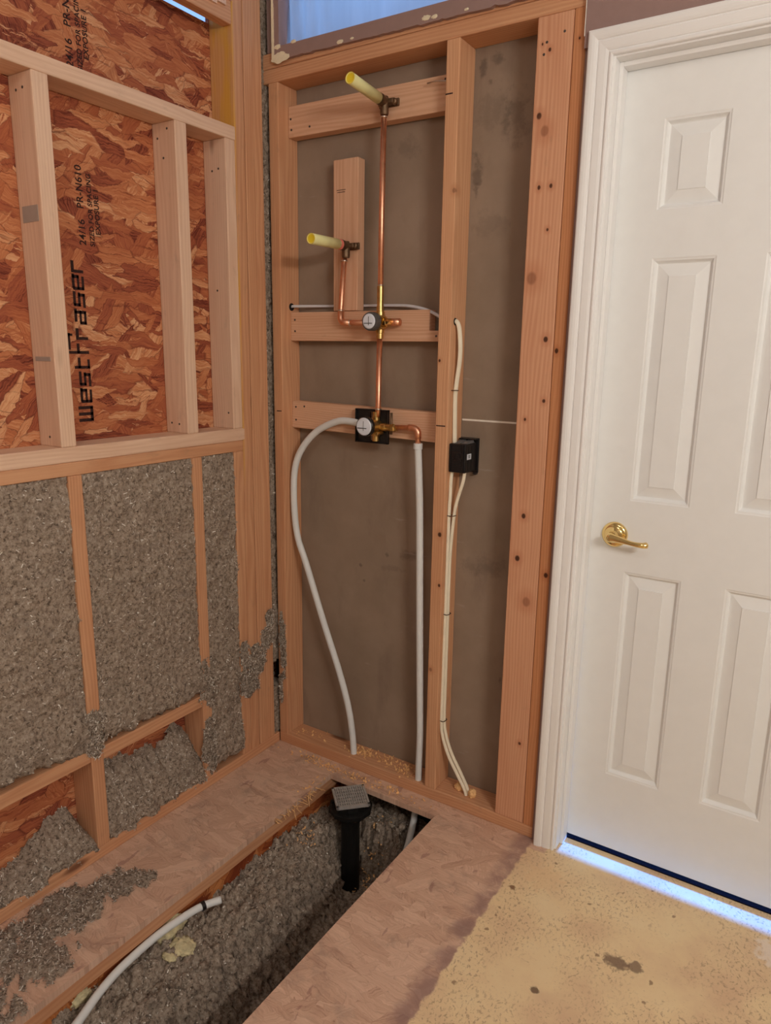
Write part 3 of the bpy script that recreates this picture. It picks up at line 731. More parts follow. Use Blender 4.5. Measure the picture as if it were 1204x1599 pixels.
clump('insulation_dust', [((0.10, -0.93, 0.001), *XY, 0.085, 0.12, 0.012), ((0.16, -1.04, 0.001), *XY, 0.10, 0.08, 0.010), ((0.12, -0.78, 0.001), *XY, 0.06, 0.06, 0.009), ((0.17, -0.73, 0.001), *XY, 0.03, 0.035, 0.006), ((0.06, -1.1, 0.001), *XY, 0.06, 0.10, 0.014), ((0.2, -1.18, 0.001), *XY, 0.08, 0.06, 0.010)],
      'grey insulation dust spread over the narrow strip of subfloor by the wall', 4200, 0.005)
# fluff down the gap between the corner posts and the plumbing wall
bm = bmesh.new(); R_ = []
for j in range(420):
    z = 0.04 + 2.7 * j / 420; r = []
    for i in range(14):
        y = -0.027 + 0.066 * i / 13
        x = -0.017 + 0.008 * fbm(y * 60, z * 30, 1) + 0.006 * fbm(y * 120, z * 110, 2)
        if 0.215 < z < 0.31: x -= 0.05
        if z < 0.5: x += 0.008
        r.append((min(x, -0.0015), y, z))
    R_.append(r[::-1])
sheet(R_, 'gap_insulation', 2600, 'grey fluff filling the narrow gap in the corner')

# ------------------------------------------------------------------ back wall framing
bp_ = lumber('bottom_plate', m_old, 0.0, 0.962, 0, 0.089, 0.0, 0.038, 'orange floor plate under the studs of the plumbing wall, strewn with shavings', 'plate')
lumber('top_plate', m_old, -0.02, 0.962, 0, 0.089, 2.152, 2.189, 'lower of the two orange boards across the top of the plumbing wall', 'plate')
lumber('top_plate', m_old, -0.02, 0.962, -0.0005, 0.089, 2.1895, 2.2315, 'upper orange board under the torn painted strip', 'plate')
ls = lumber('wood_stud', m_old, 0.0, 0.0375, 0, 0.089, 0.038, 2.152, 'orange stud at the corner end of the plumbing wall', 'stud', 'studs of the plumbing wall')
cs = lumber('wood_stud', m_centre, 0.600, 0.6385, 0, 0.089, 0.038, 2.152, 'orange stud carrying the black box and the cream cables', 'stud', 'studs of the plumbing wall')
jk = lumber('wood_stud', m_jack, 0.8425, 0.931, 0, 0.038, 0.038, 2.152, 'wide orange knotty stud turned flat, near the door', 'stud', 'studs of the plumbing wall')
lumber('wood_stud', m_king, 0.9318, 0.962, -0.0015, 0.089, 0.038, 2.152, 'narrow orange stud tight against the white door casing', 'stud', 'studs of the plumbing wall')
mk('cable_hole', lathe(bmesh.new(), (0.0372, 0.05, 1.515), (1, 0, 0), [(0, 0.012), (0.0012, 0.0118)], 20), m_dark, ls)  # both holes are flat discs coloured with their inner shade
mk('cable_hole', lathe(bmesh.new(), (0.6382, 0.026, 1.463), (1, 0, 0), [(0, 0.010), (0.0012, 0.0098)], 20), m_dark, cs)
mark(ls, 'pencil_mark', 0.012, 0.032, -0.0007, 0.001, 1.186, 1.189); mark(cs, 'pencil_mark', 0.603, 0.632, -0.0007, 0.001, 1.177, 1.180); mark(cs, 'pencil_mark', 0.601, 0.622, -0.0007, 0.001, 2.025, 2.028)
nail(jk, (0.868, 0, 2.095), (0, -1, 0), 0.003); nail(jk, (0.91, 0, 2.11), (0, -1, 0), 0.003); nail(jk, (0.862, 0, 2.07), (0, -1, 0), 0.003)

BK = 'pale blocking boards between the plumbing studs'
def block(x0, x1, z0, z1, lab, tilt, nails, notch=None):
    if notch:
        L = x1 - x0
        o = lumber('blocking_board', m_block, x0, x1, 0.045, 0.083, z0, z0 + 0.030, lab, 'blocking', BK)
        # one board with a notch cut from its top corner
        bm = bmesh.new(); h = z1 - z0; n0, n1, nd = notch
        prof_ = [(0, 0), (L, 0), (L, h - nd), (n0 - x0, h - nd), (n0 - x0, h), (0, h)]
        f = [bm.verts.new((-0.019, z - h / 2, x)) for x, z in prof_]; b = [bm.verts.new((0.019, z - h / 2, x)) for x, z in prof_]
        bm.faces.new(f); bm.faces.new(b[::-1])
        for i in range(6): bm.faces.new((f[i], b[i], b[(i + 1) % 6], f[(i + 1) % 6]))
        bmesh.ops.recalc_face_normals(bm, faces=bm.faces)
        bmesh.ops.bevel(bm, geom=list(bm.edges), offset=0.002, segments=2, affect='EDGES', profile=0.5)
        bm.to_mesh(o.data); bm.free()
        mw = MW[o.name].copy(); mw[2][3] = (z0 + z1) / 2; MW[o.name] = mw; o.matrix_basis = mw
    else: o = lumber('blocking_board', m_block, x0, x1, 0.045, 0.083, z0, z1, lab, 'blocking', BK, tilt=tilt)
    for (x, z) in nails: nail(o, (x, 0.045, z), (0, -1, 0), 0.0032)
    return o
b1 = block(0.0378, 0.5998, 2.0085, 2.0965, 'pale board fixed flat behind the upper yellow tube', (math.radians(0.5), 'Y'), ((0.048, 2.06), (0.05, 2.03), (0.12, 2.03), (0.575, 2.08)))
b2 = block(0.0378, 0.5998, 1.410, 1.498, 'pale notched board fixed flat behind the upper brass valve', None, ((0.055, 1.475), (0.055, 1.44), (0.57, 1.425)), (0.546, 0.60, 0.058))
b3 = block(0.0378, 0.5998, 1.132, 1.219, 'pale board fixed flat behind the square black valve plate', (math.radians(0.9), 'Y'), ((0.055, 1.20), (0.055, 1.158), (0.09, 1.203), (0.58, 1.14)))
vb = lumber('blocking_board', m_block, 0.207, 0.296, 0.046, 0.082, 1.4995, 1.927, 'pale upright board fixed behind the lower yellow tube', 'blocking', BK)
mark(vb, 'pencil_mark', 0.22, 0.252, 0.0452, 0.047, 1.842, 1.8435); mark(vb, 'pencil_mark', 0.222, 0.25, 0.0452, 0.047, 1.836, 1.8375)
mk('bent_nail', tube(bmesh.new(), [(0.53, 0.028, 2.072), (0.555, 0.027, 2.073), (0.585, 0.03, 2.070), (0.6, 0.034, 2.068)], 0.0022, 8), m_nailbright, b1, label='shiny nail along the board face')

# ------------------------------------------------------------------ plumbing
PY = 0.020
def drop_ear(parent, x, z, name='ear_elbow'):
    bm = bmesh.new()
    lathe(bm, (x, PY, z - 0.034), (0, 0, 1), [(0, 0.0105), (0.004, 0.0118), (0.02, 0.0118), (0.036, 0.0125), (0.046, 0.010), (0.047, 0.0)], 20)
    lathe(bm, (x, PY + 0.004, z), (0, -1, 0), [(0, 0.012), (0.012, 0.0135), (0.026, 0.0150), (0.03, 0.0150)], 20)
    box(bm, x - 0.030, x + 0.034, PY + 0.018, PY + 0.0245, z - 0.010, z + 0.010, 0.002)
    lathe(bm, (x + 0.024, PY + 0.018, z), (0, -1, 0), [(0, 0.0085), (0.01, 0.0085), (0.012, 0.006)], 16)
    lathe(bm, (x - 0.021, PY + 0.018, z), (0, -1, 0), [(0, 0.0085), (0.006, 0.0085), (0.008, 0.006)], 16)
    box(bm, x - 0.010, x + 0.026, PY, PY + 0.02, z - 0.007, z + 0.007, 0.003)
    return mk(name, bm, m_bronze, parent, smooth=False)
def yellow_tube(parent, x, z, tip, r=0.0145, red=True):
    b = Vector((x, -0.012, z)); d = (Vector(tip) - b); L = d.length; d.normalize()
    bm = bmesh.new(); n = d.orthogonal().normalized()
    lathe(bm, b, d, [(0, r * 0.9), (0.0, r), (L, r), (L + 0.0005, r * 0.98), (L, r * 0.82), (L - 0.035, r * 0.80), (L - 0.036, 0.0)], 28)
    t = mk('test_tube', bm, m_yel, parent, smooth=False, label='pale yellow open tube end pointing into the room')
    for p in t.data.polygons: p.use_smooth = len(p.vertices) == 4
    bm = bmesh.new(); lathe(bm, b + d * (L - 0.0005), d, [(0, r * 0.83), (0.0008, r * 1.01), (0.0014, r * 0.9), (-0.006, r * 0.805), (-0.03, r * 0.79), (-0.031, 0.0)], 28)
    mk('tube_rim', bm, m_yelend, t, smooth=True)
    bm = bmesh.new(); up = Vector((0, 0, 1)); s = d.cross(up).normalized()
    V = []
    for i in range(11):
        a = -0.5 + 1.7 * i / 10; q = (s * math.cos(a) + up * math.sin(a)) * (r + 0.0006)
        V.append((bm.verts.new(b + d * (L * 0.28) + q), bm.verts.new(b + d * (L * 0.80) + q)))
    for p, q in zip(V, V[1:]): bm.faces.new((p[0], q[0], q[1], p[1]))
    mk('tube_label', bm, m_label, t)
    if red: mk('thread_tape', lathe(bmesh.new(), b - d * 0.004, d, [(0, r * 0.9), (0.001, r * 1.03), (0.012, r * 1.03), (0.013, r * 0.9)], 24), m_red, parent, smooth=False)
    return t
def solder(parent, c, ax): mk('solder_ring', lathe(bmesh.new(), c, ax, [(-0.0025, 0.0082), (-0.001, 0.0100), (0.001, 0.0100), (0.0025, 0.0082)], 18), m_solder, parent, smooth=True)

# lower mixing valve
VX, VZ = 0.386, 1.160
mv = empty('mixing_valve', (VX, PY, VZ - 0.05), 'brass mixing valve with white round guard in a square black plate', 'valve')
bm = bmesh.new()          # black rough-in plate with a four-armed opening
px0, px1, pz0, pz1 = 0.308, 0.426, 1.108, 1.210
def plate_pieces(y0, y1):
    cx, cz = (px0 + px1) / 2 + 0.006, (pz0 + pz1) / 2
    box(bm, px0, px1, y0, y1, pz1 - 0.008, pz1); box(bm, px0, px1, y0, y1, pz0, pz0 + 0.008)
    box(bm, px0, px0 + 0.010, y0, y1, pz0 + 0.008, pz1 - 0.008); box(bm, px1 - 0.008, px1, y0, y1, pz0 + 0.008, pz1 - 0.008)
    for sx in (-1, 1):
        for sz in (-1, 1):
            xa, xb = sorted((cx + sx * 0.014, (px1 - 0.008) if sx > 0 else (px0 + 0.010))); za, zb = sorted((cz + sz * 0.013, (pz1 - 0.008) if sz > 0 else (pz0 + 0.008)))
            box(bm, xa, xb, y0, y1, za, zb)
plate_pieces(0.029, 0.033)
for (a, b, c, d) in ((px0, px1, pz1 - 0.003, pz1), (px0, px1, pz0, pz0 + 0.003), (px0, px0 + 0.003, pz0, pz1), (px1 - 0.003, px1, pz0, pz1)): box(bm, a, b, 0.022, 0.033, c, d)
mk('mounting_plate', bm, m_black, mv)
bm = bmesh.new()
lathe(bm, (VX, 0.036, VZ), (0, -1, 0), [(0, 0.016), (0.01, 0.021), (0.03, 0.022), (0.036, 0.020), (0.05, 0.019), (0.064, 0.018)], 26)
for d in ((1, 0, 0), (-1, 0, 0), (0, 0, 1), (0, 0, -1)):
    L = 0.052 if d[0] else 0.044
    lathe(bm, (VX, PY, VZ), d, [(0, 0.0125), (L - 0.016, 0.012), (L - 0.015, 0.0105), (L, 0.0105)], 18)
for s in (-1, 1): lathe(bm, (VX + 0.022 * s, 0.02, VZ - 0.018), (0, -1, 0), [(0, 0.006), (0.03, 0.006), (0.031, 0.003)], 12)
mk('valve_body', bm, m_brass, mv, smooth=False)
mk('dial_ring', lathe(bmesh.new(), (VX - 0.001, -0.026, VZ + 0.004), (0, -1, 0), [(0, 0.026), (0.002, 0.0295), (0.014, 0.0295), (0.0165, 0.027)], 36), m_black, mv)
dl = mk('dial', lathe(bmesh.new(), (VX - 0.001, -0.038, VZ + 0.004), (0, -1, 0), [(0, 0.0265), (0.004, 0.0265), (0.007, 0.024), (0.0078, 0.010), (0.008, 0.0)], 36), m_dialw, mv)
mk('dial_mark', B(VX - 0.022, VX + 0.010, -0.0467, -0.045, VZ - 0.002, VZ + 0.0002), m_black, dl)
mk('dial_mark', B(VX - 0.0016, VX - 0.0004, -0.0467, -0.045, VZ - 0.008, VZ + 0.020), m_grey, dl)
bm = bmesh.new(); lathe(bm, (VX + 0.05, PY, VZ), (1, 0, 0), [(0, 0.0095), (0.006, 0.0125), (0.016, 0.0125), (0.020, 0.0095), (0.026, 0.0095)], 6)
mk('union_nut', bm, m_brass, mv)
mk('stop_screw', tube(bmesh.new(), [(VX + 0.056, 0.018, VZ + 0.044), (VX + 0.056, 0.018, VZ - 0.02)], 0.0035, 8), m_bronze, mv)

# riser between the valves
rp = empty('copper_pipe', (0.3985, PY, 1.205), 'straight copper pipe rising from the black plate to the upper brass valve', 'pipe')
mk('pipe_run', tube(bmesh.new(), [(0.392, PY, 1.19), (0.3935, PY, 1.22), (0.3955, PY, 1.43)], 0.0082, 16), m_copper, rp, smooth=True)
solder(rp, (0.3935, PY, 1.212), (0, 0, 1))
# diverter valve
DXc, DZc = 0.396, 1.463
dv = empty('diverter_valve', (DXc, PY, DZc - 0.05), 'small brass diverter valve with grey rimmed dial between copper pipes', 'valve')
bm = bmesh.new()
lathe(bm, (DXc, 0.040, DZc), (0, -1, 0), [(0, 0.016), (0.008, 0.021), (0.028, 0.021), (0.034, 0.018), (0.055, 0.0175)], 24)
for d, L in (((1, 0, 0), 0.040), ((-1, 0, 0), 0.034), ((0, 0, 1), 0.046), ((0, 0, -1), 0.046)):
    lathe(bm, (DXc, PY, DZc), d, [(0, 0.0135), (L - 0.016, 0.0130), (L - 0.015, 0.0108), (L, 0.0108)], 18)
for sx, sz in ((1, 1), (1, -1), (-1, 1), (-1, -1)): lathe(bm, (DXc + 0.015 * sx, 0.02, DZc + 0.015 * sz), (0, -1, 0), [(0, 0.0045), (0.022, 0.0045), (0.023, 0.002)], 10)
mk('valve_body', bm, m_brass, dv)
mk('dial_ring', lathe(bmesh.new(), (DXc, -0.012, DZc + 0.001), (0, -1, 0), [(0, 0.020), (0.002, 0.0262), (0.020, 0.0262), (0.025, 0.0245), (0.0255, 0.020)], 32), m_ring, dv)
dl = mk('dial', lathe(bmesh.new(), (DXc, -0.034, DZc + 0.001), (0, -1, 0), [(0, 0.021), (0.004, 0.021), (0.006, 0.018), (0.0065, 0.0)], 32), m_dialw, dv)
mk('dial_mark', B(DXc - 0.016, DXc + 0.012, -0.0408, -0.039, DZc - 0.006, DZc - 0.004), m_black, dl)
mk('dial_mark', B(DXc - 0.001, DXc + 0.001, -0.0408, -0.039, DZc - 0.010, DZc + 0.014), m_grey, dl)
mk('side_stub', tube(bmesh.new(), [(DXc + 0.036, PY, DZc), (DXc + 0.068, PY, DZc)], 0.0105, 16), m_copper, dv, smooth=True, label='capped copper stub')
bm = bmesh.new(); lathe(bm, (DXc + 0.020, PY - 0.01, DZc), (1, 0, 0), [(0, 0.011), (0.008, 0.011), (0.010, 0.008), (0.026, 0.0075)], 6)
mk('stop_cartridge', bm, m_gold, dv)

# upper riser and shower outlet
ur = empty('copper_pipe', (0.399, PY, 1.505), 'tall copper pipe rising from the upper valve to the upper yellow tube', 'pipe')
mk('pipe_run', tube(bmesh.new(), [(0.396, PY, 1.50), (0.397, PY, 1.75), (0.400, PY, 2.03)], 0.0080, 16), m_copper, ur, smooth=True)
mk('coupling', lathe(bmesh.new(), (0.396, PY, 1.508), (0, 0, 1), [(0, 0.0090), (0.0, 0.0098), (0.055, 0.0098), (0.056, 0.0085)], 18), m_brass, ur, smooth=False)
solder(ur, (0.3964, PY, 1.566), (0, 0, 1)); solder(ur, (0.400, PY, 2.008), (0, 0, 1))
drop_ear(ur, 0.401, 2.047); yellow_tube(ur, 0.401, 2.047, (0.404, -0.146, 2.056), red=False)
# spout branch
sb = empty('copper_pipe', (0.26, PY, 1.463), 'short bent copper pipe from the upper valve up to the lower yellow tube', 'pipe')
bend = [(0.374, PY, 1.463), (0.290, PY, 1.463)] + [(0.270 - 0.016 * math.sin(a) + 0.016 * (1 - 1) + 0.0, PY, 1.479 - 0.016 * math.cos(a)) for a in [k * math.pi / 16 for k in range(1, 8)]] + [(0.2545, PY, 1.50), (0.2545 + 0.013, PY, 1.652)]
mk('pipe_run', tube(bmesh.new(), bend, 0.0080, 16), m_copper, sb, smooth=True)
bm = bmesh.new(); el = [(0.288, PY, 1.463)] + bend[2:9] + [(0.2546, PY, 1.497)]
tube(bm, el, 0.0098, 18); mk('elbow', bm, m_copper, sb, smooth=True)
solder(sb, (0.289, PY, 1.463), (1, 0, 0)); solder(sb, (0.2546, PY, 1.499), (0, 0, 1)); solder(sb, (0.267, PY, 1.640), (0, 0, 1))
drop_ear(sb, 0.2725, 1.682); yellow_tube(sb, 0.2725, 1.682, (0.274, -0.146, 1.680))
# supply elbow
se = empty('copper_pipe', (0.53, PY, 1.13), 'short copper elbow from the black plate valve down to the straight white pipe', 'pipe')
bend = [(VX + 0.070, PY, VZ + 0.002), (0.508, PY, VZ + 0.004)] + [(0.516 + 0.017 * math.sin(a), PY, VZ - 0.013 + 0.017 * math.cos(a)) for a in [k * math.pi / 16 for k in range(1, 8)]] + [(0.5335, PY, 1.14), (0.534, PY, 1.112)]
mk('pipe_run', tube(bmesh.new(), bend, 0.0080, 16), m_copper, se, smooth=True)
mk('elbow', tube(bmesh.new(), [(0.500, PY, VZ + 0.004)] + bend[1:9] + [(0.5335, PY, 1.134)], 0.0098, 18), m_copper, se, smooth=True)
mk('crimp_ring', lathe(bmesh.new(), (0.534, PY, 1.104), (0, 0, 1), [(0, 0.0105), (0.0, 0.0132), (0.016, 0.0132), (0.017, 0.0105)], 20), m_pex, se)

# white pipes
mk('white_pipe', tube(bmesh.new(), catmull([(0.338, PY, 1.162), (0.299, 0.022, 1.168), (0.250, 0.026, 1.168), (0.20, 0.028, 1.152), (0.150, 0.03, 1.126), (0.105, 0.03, 1.085), (0.070, 0.03, 1.030), (0.055, 0.03, 0.96), (0.056, 0.03, 0.849), (0.070, 0.03, 0.76), (0.104, 0.03, 0.678), (0.176, 0.03, 0.488), (0.244, 0.03, 0.319), (0.282, 0.03, 0.20), (0.300, 0.03, 0.10), (0.307, 0.03, 0.012)], 7), 0.0108, 18), m_pex,
   label='white plastic pipe bowing out from the black plate valve down to the floor plate', cat='pipe', smooth=True)
mk('white_pipe', tube(bmesh.new(), catmull([(0.534, PY, 1.112), (0.541, PY, 1.0), (0.546, PY, 0.9), (0.555, PY, 0.6), (0.564, PY, 0.32), (0.568, PY, 0.2), (0.567, PY, 0.1), (0.566, PY, 0.02), (0.566, 0.012, -0.05), (0.570, -0.03, -0.14), (0.572, -0.10, -0.235), (0.575, -0.2, -0.30)], 7), 0.0108, 18), m_pex,
   label='straight white plastic pipe dropping from the copper elbow through the floor', cat='pipe', smooth=True)
# ------------------------------------------------------------------ black box and cables
eb = empty('electrical_box', (0.668, 0.05, 1.045), 'black plastic wiring box with a white sticker on the middle stud', 'electrical box')
bx0, bx1, by0, by1, bz0, bz1 = 0.6395, 0.692, 0.014, 0.084, 1.048, 1.130
bm = bmesh.new(); box(bm, bx0, bx1, by0, by1, bz0, bz1, 0.003)
for z in (1.066, 1.082, 1.104): box(bm, bx0 + 0.010, bx1 - 0.012, by0 - 0.002, by0 + 0.002, z, z + 0.006, 0.0008)
box(bm, bx0 + 0.004, bx0 + 0.007, by0 - 0.003, by0 + 0.002, bz0 + 0.004, bz1 - 0.004); box(bm, bx1 - 0.010, bx1 - 0.006, by0 - 0.003, by0 + 0.002, bz0 + 0.004, bz1 - 0.004)
lathe(bm, ((bx0 + bx1) / 2, by0 + 0.001, 1.092), (0, -1, 0), [(0, 0.010), (0.003, 0.010), (0.0032, 0.007), (0.002, 0.0065), (0.002, 0.0)], 20)
for y in (0.03, 0.05): box(bm, bx1 - 0.001, bx1 + 0.001, y, y + 0.0015, bz0 + 0.006, bz1 - 0.006)
mk('box_body', bm, m_black, eb)
bm = bmesh.new(); box(bm, bx0, bx1 + 0.006, by1, 0.089, bz0 - 0.006, bz1 + 0.012, 0.001); box(bm, bx0 + 0.006, bx1 + 0.004, by1 - 0.022, by1, bz1 + 0.0085, bz1 + 0.0115); box(bm, bx1 - 0.004, bx1 + 0.006, by1 - 0.012, by1, bz0 - 0.010, bz0 - 0.004, 0.001)
mk('box_flange', bm, m_black, eb)
bm = bmesh.new()  # grey wedges added to paint the reflection on the slanted box top
for (xa, xb) in ((0.648, 0.664), (0.670, 0.688)):
    v = [bm.verts.new(p) for p in ((xa, 0.030, bz1 + 0.0004), (xb, 0.030, bz1 + 0.0004), (xb, 0.070, bz1 + 0.008), (xa, 0.076, bz1 + 0.008), (xa, 0.030, bz1 - 0.001), (xb, 0.030, bz1 - 0.001), (xb, 0.076, bz1 - 0.001), (xa, 0.076, bz1 - 0.001))]
    for f in ((0, 1, 2, 3), (4, 7, 6, 5), (0, 4, 5, 1), (1, 5, 6, 2), (2, 6, 7, 3), (3, 7, 4, 0)): bm.faces.new([v[i] for i in f])
mk('reflection_wedge', bm, m_grey, eb, label='grey wedges standing in for light reflected off the box top')
st = mk('sticker', B(bx1 + 0.0005, bx1 + 0.0014, 0.022, 0.047, 1.086, 1.102), m_dialw, eb, label='white sticker')
bm = bmesh.new()
for (y, z, w_, h) in ((0.029, 1.0965, 0.004, 0.0015), (0.0345, 1.0965, 0.005, 0.0015), (0.029, 1.0935, 0.0045, 0.0015), (0.035, 1.0935, 0.004, 0.0015), (0.030, 1.0905, 0.008, 0.0015)): box(bm, bx1 + 0.0012, bx1 + 0.0017, y, y + w_, z, z + h)
mk('sticker_print', bm, m_black, st)
mk('cable', tube(bmesh.new(), catmull([(0.634, 0.026, 1.466), (0.644, 0.026, 1.462), (0.651, 0.027, 1.445), (0.655, 0.029, 1.40), (0.654, 0.030, 1.355), (0.6475, 0.030, 1.30), (0.6445, 0.030, 1.26), (0.645, 0.032, 1.19), (0.646, 0.034, 1.128)], 7), 0.0066, 12, flat=0.6), m_nm,
   label='cream cable coming out of the middle stud and running down into the black box', cat='cable', smooth=True)
mk('cable', tube(bmesh.new(), catmull([(0.645, 0.028, 1.052), (0.6425, 0.026, 1.02), (0.6440, 0.022, 0.97), (0.6435, 0.020, 0.92), (0.6430, 0.020, 0.617), (0.6425, 0.020, 0.40), (0.6425, 0.020, 0.269), (0.648, 0.022, 0.215), (0.668, 0.026, 0.155), (0.70, 0.028, 0.100), (0.727, 0.029, 0.055), (0.735, 0.03, 0.024)], 7), 0.0052, 12, flat=0.65), m_nm,
   label='cream cable leaving the black box close to the stud, down to the foam', cat='cable', smooth=True)
mk('cable', tube(bmesh.new(), catmull([(0.686, 0.026, 1.052), (0.680, 0.028, 1.02), (0.664, 0.031, 0.97), (0.654, 0.032, 0.92), (0.6455, 0.032, 0.80), (0.6450, 0.031, 0.617), (0.6455, 0.031, 0.40), (0.6465, 0.031, 0.269), (0.654, 0.033, 0.215), (0.675, 0.037, 0.155), (0.707, 0.039, 0.100), (0.732, 0.039, 0.055), (0.739, 0.038, 0.024)], 7), 0.0052, 12, flat=0.65), m_nm,
   label='cream cable slanting from the outer lower corner of the black box to the stud', cat='cable', smooth=True)
for z, x in ((1.277, 0.6455), (0.919, 0.650), (0.617, 0.645), (0.269, 0.645)):
    bm = bmesh.new(); w_ = 0.012 if z > 1.1 else 0.017
    tube(bm, [(0.637, 0.018, z), (x + 0.004, 0.013, z + 0.001), (x + 0.0085, 0.018, z + 0.001), (x + 0.0085, 0.018 + w_, z), (x + 0.004, 0.022 + w_, z), (0.637, 0.020 + w_, z - 0.001)], 0.0013, 8)
    mk('cable_staple', bm, m_brown, label={1.277: 'brown staple holding the single cable above the black box', 0.919: 'brown staple holding both cables just under the black box', 0.617: 'brown staple holding both cables halfway down the middle stud', 0.269: 'brown staple holding both cables near the foot of the middle stud'}[z], cat='staple', group='staples on the middle stud')
mk('cable', tube(bmesh.new(), catmull([(0.030, 0.050, 1.5165), (0.06, 0.056, 1.5175), (0.16, 0.085, 1.5175), (0.285, 0.0855, 1.516), (0.40, 0.078, 1.514), (0.47, 0.066, 1.510), (0.53, 0.055, 1.498), (0.575, 0.048, 1.480), (0.605, 0.046, 1.462)], 7), 0.0050, 12, flat=0.7), m_nmgrey,
   label='grey white cable crossing between two studs just above the notched board', cat='cable', smooth=True)

# ------------------------------------------------------------------ under the floor
for (x0, x1, lab) in ((0.215, 0.2785, 'floor joist with orange flange under the strip of floor beside the insulated wall'), (0.70, 0.765, 'floor joist in shadow under the wide area of subfloor')):
    j = empty('floor_joist', ((x0 + x1) / 2, -0.9, -0.33), lab, 'joist', 'floor joists')
    lumber('flange', m_old, x0, x1, -1.72, 0.085, -0.056, -0.0185, parent=j); lumber('flange', m_old, x0, x1, -1.72, 0.085, -0.335, -0.298, parent=j)
    mk('web', B((x0 + x1) / 2 + 0.008, (x0 + x1) / 2 + 0.018, -1.72, 0.085, -0.30, -0.055), m_osb_web, j, label='reddish strand board web')
# loose fill
def crawl(x, y):
    edge = 0.385 + 0.055 * max(0, min(1, (-y - 0.15) / 0.5)) + 0.03 * fbm(y * 5, 1, 1)
    zl = -0.092 + 0.02 * fbm(x * 5, y * 4, 3) - 0.02 * max(0, min(1, (y + 0.2) / 0.1))
    k = max(0, min(1, (x - edge + 0.05) / 0.12)); k = k * k * (3 - 2 * k)
    z = zl - 0.055 * max(0, (x - 0.3) / 0.2) - k * 0.22
    if y > -0.16:
        kb = max(0, min(1, (y + 0.12) / 0.07)); kx = max(0, min(1, (x - 0.53) / 0.06))
        zb = -0.125 - 0.17 * kx * kx; z = z * (1 - kb) + zb * kb
    dd = math.hypot(x - 0.406, y + 0.13)
    if dd < 0.075: z -= 0.10 * (1 - dd / 0.075)
    return max(z, -0.325)
bm = bmesh.new(); st_ = 0.0045; nx = int((0.71 - 0.245) / st_); ny = int(1.8 / st_); V = []
for j in range(ny + 1):
    r = []
    for i in range(nx + 1):
        x, y = 0.245 + st_ * i, -1.715 + st_ * j
        z0 = crawl(x, y) + 0.012 * fbm(x * 16, y * 16, 5)
        nr = Vector((crawl(x - .01, y) - crawl(x + .01, y), crawl(x, y - .01) - crawl(x, y + .01), 0.02)).normalized()
        w1 = 0.45 * fbm(x * 24, y * 24, z0 * 24)
        d1 = noise.voronoi(Vector((x * 27 + w1, y * 27 - w1, z0 * 27)))[0]; d2 = noise.voronoi(Vector((x * 66, y * 66, z0 * 66)))[0]
        c1 = min(1, (d1[1] - d1[0]) * 1.7) ** 0.55; c2 = min(1, (d2[1] - d2[0]) * 1.7) ** 0.6
        p = Vector((x, y, z0)) + nr * (0.030 * (c1 - 0.72) + 0.013 * (c2 - 0.62) + 0.003 * fbm(x * 60, y * 60, z0 * 60))
        p.z = max(p.z, -0.335); p.x = min(max(p.x, 0.2475), 0.71)
        r.append(bm.verts.new(p))
    V.append(r)
for a, b in zip(V, V[1:]):
    for i in range(nx): bm.faces.new((a[i], a[i + 1], b[i + 1], b[i])).smooth = True
bm.normal_update()
pts = [(v.co.copy(), v.normal.copy()) for v in bm.verts if v.co.z > -0.25]
shreds(bm, pts, 9000, 0.002, 0.007, 0.003)
mk('loose_insulation', bm, [m_ins, m_shr], label='clumpy grey loose insulation filling the floor opening around the drain', cat='insulation', kind='stuff', recalc=False)

# drain
dc = Vector((0.406, -0.130, 0.0))
dr = empty('floor_drain', (dc.x, dc.y, -0.33), 'black plastic shower drain with square grey metal grate in the floor opening', 'drain')
bm = bmesh.new(); lathe(bm, (dc.x, dc.y, -0.335), (0, 0, 1), [(0, 0.030), (0.255, 0.030), (0.256, 0.036), (0.275, 0.036), (0.276, 0.030)], 28); mk('drain_pipe', bm, m_blackm, dr)
bm = bmesh.new(); lathe(bm, (dc.x, dc.y, -0.075), (0, 0, 1), [(0, 0.034), (0.012, 0.046), (0.026, 0.062), (0.030, 0.070), (0.042, 0.070), (0.044, 0.064), (0.046, 0.050), (0.066, 0.048)], 10)
for k in range(4):
    a = k * math.pi / 2 + 0.35
    lathe(bm, (dc.x + 0.058 * math.cos(a), dc.y + 0.058 * math.sin(a), -0.034), (0, 0, 1), [(0, 0.007), (0.008, 0.007), (0.009, 0.004)], 6)
mk('clamp_flange', bm, m_blackm, dr)
bm = bmesh.new(); s = 0.053
box(bm, -s, s, -s, -s + 0.007, -0.006, 0.003); box(bm, -s, s, s - 0.007, s, -0.006, 0.003); box(bm, -s, -s + 0.007, -s, s, -0.006, 0.003); box(bm, s - 0.007, s, -s, s, -0.006, 0.003)
for k in range(13):
    u = -s + 0.011 + (2 * s - 0.022) * k / 12; box(bm, u - 0.0020, u + 0.0020, -s + 0.007, s - 0.007, -0.003, 0.0022)
for k in range(5):
    u = -s + 0.02 + (2 * s - 0.04) * k / 4; box(bm, -s + 0.007, s - 0.007, u - 0.0022, u + 0.0022, -0.0034, 0.0016)
box(bm, -s + 0.003, s - 0.003, -s + 0.003, s - 0.003, -0.010, -0.007)
bmesh.ops.rotate(bm, verts=bm.verts, cent=(0, 0, 0), matrix=Matrix.Rotation(math.radians(45.5), 3, 'Z')); bmesh.ops.translate(bm, verts=bm.verts, vec=dc)
mk('grate', bm, m_grate, dr, label='square grey metal grate')

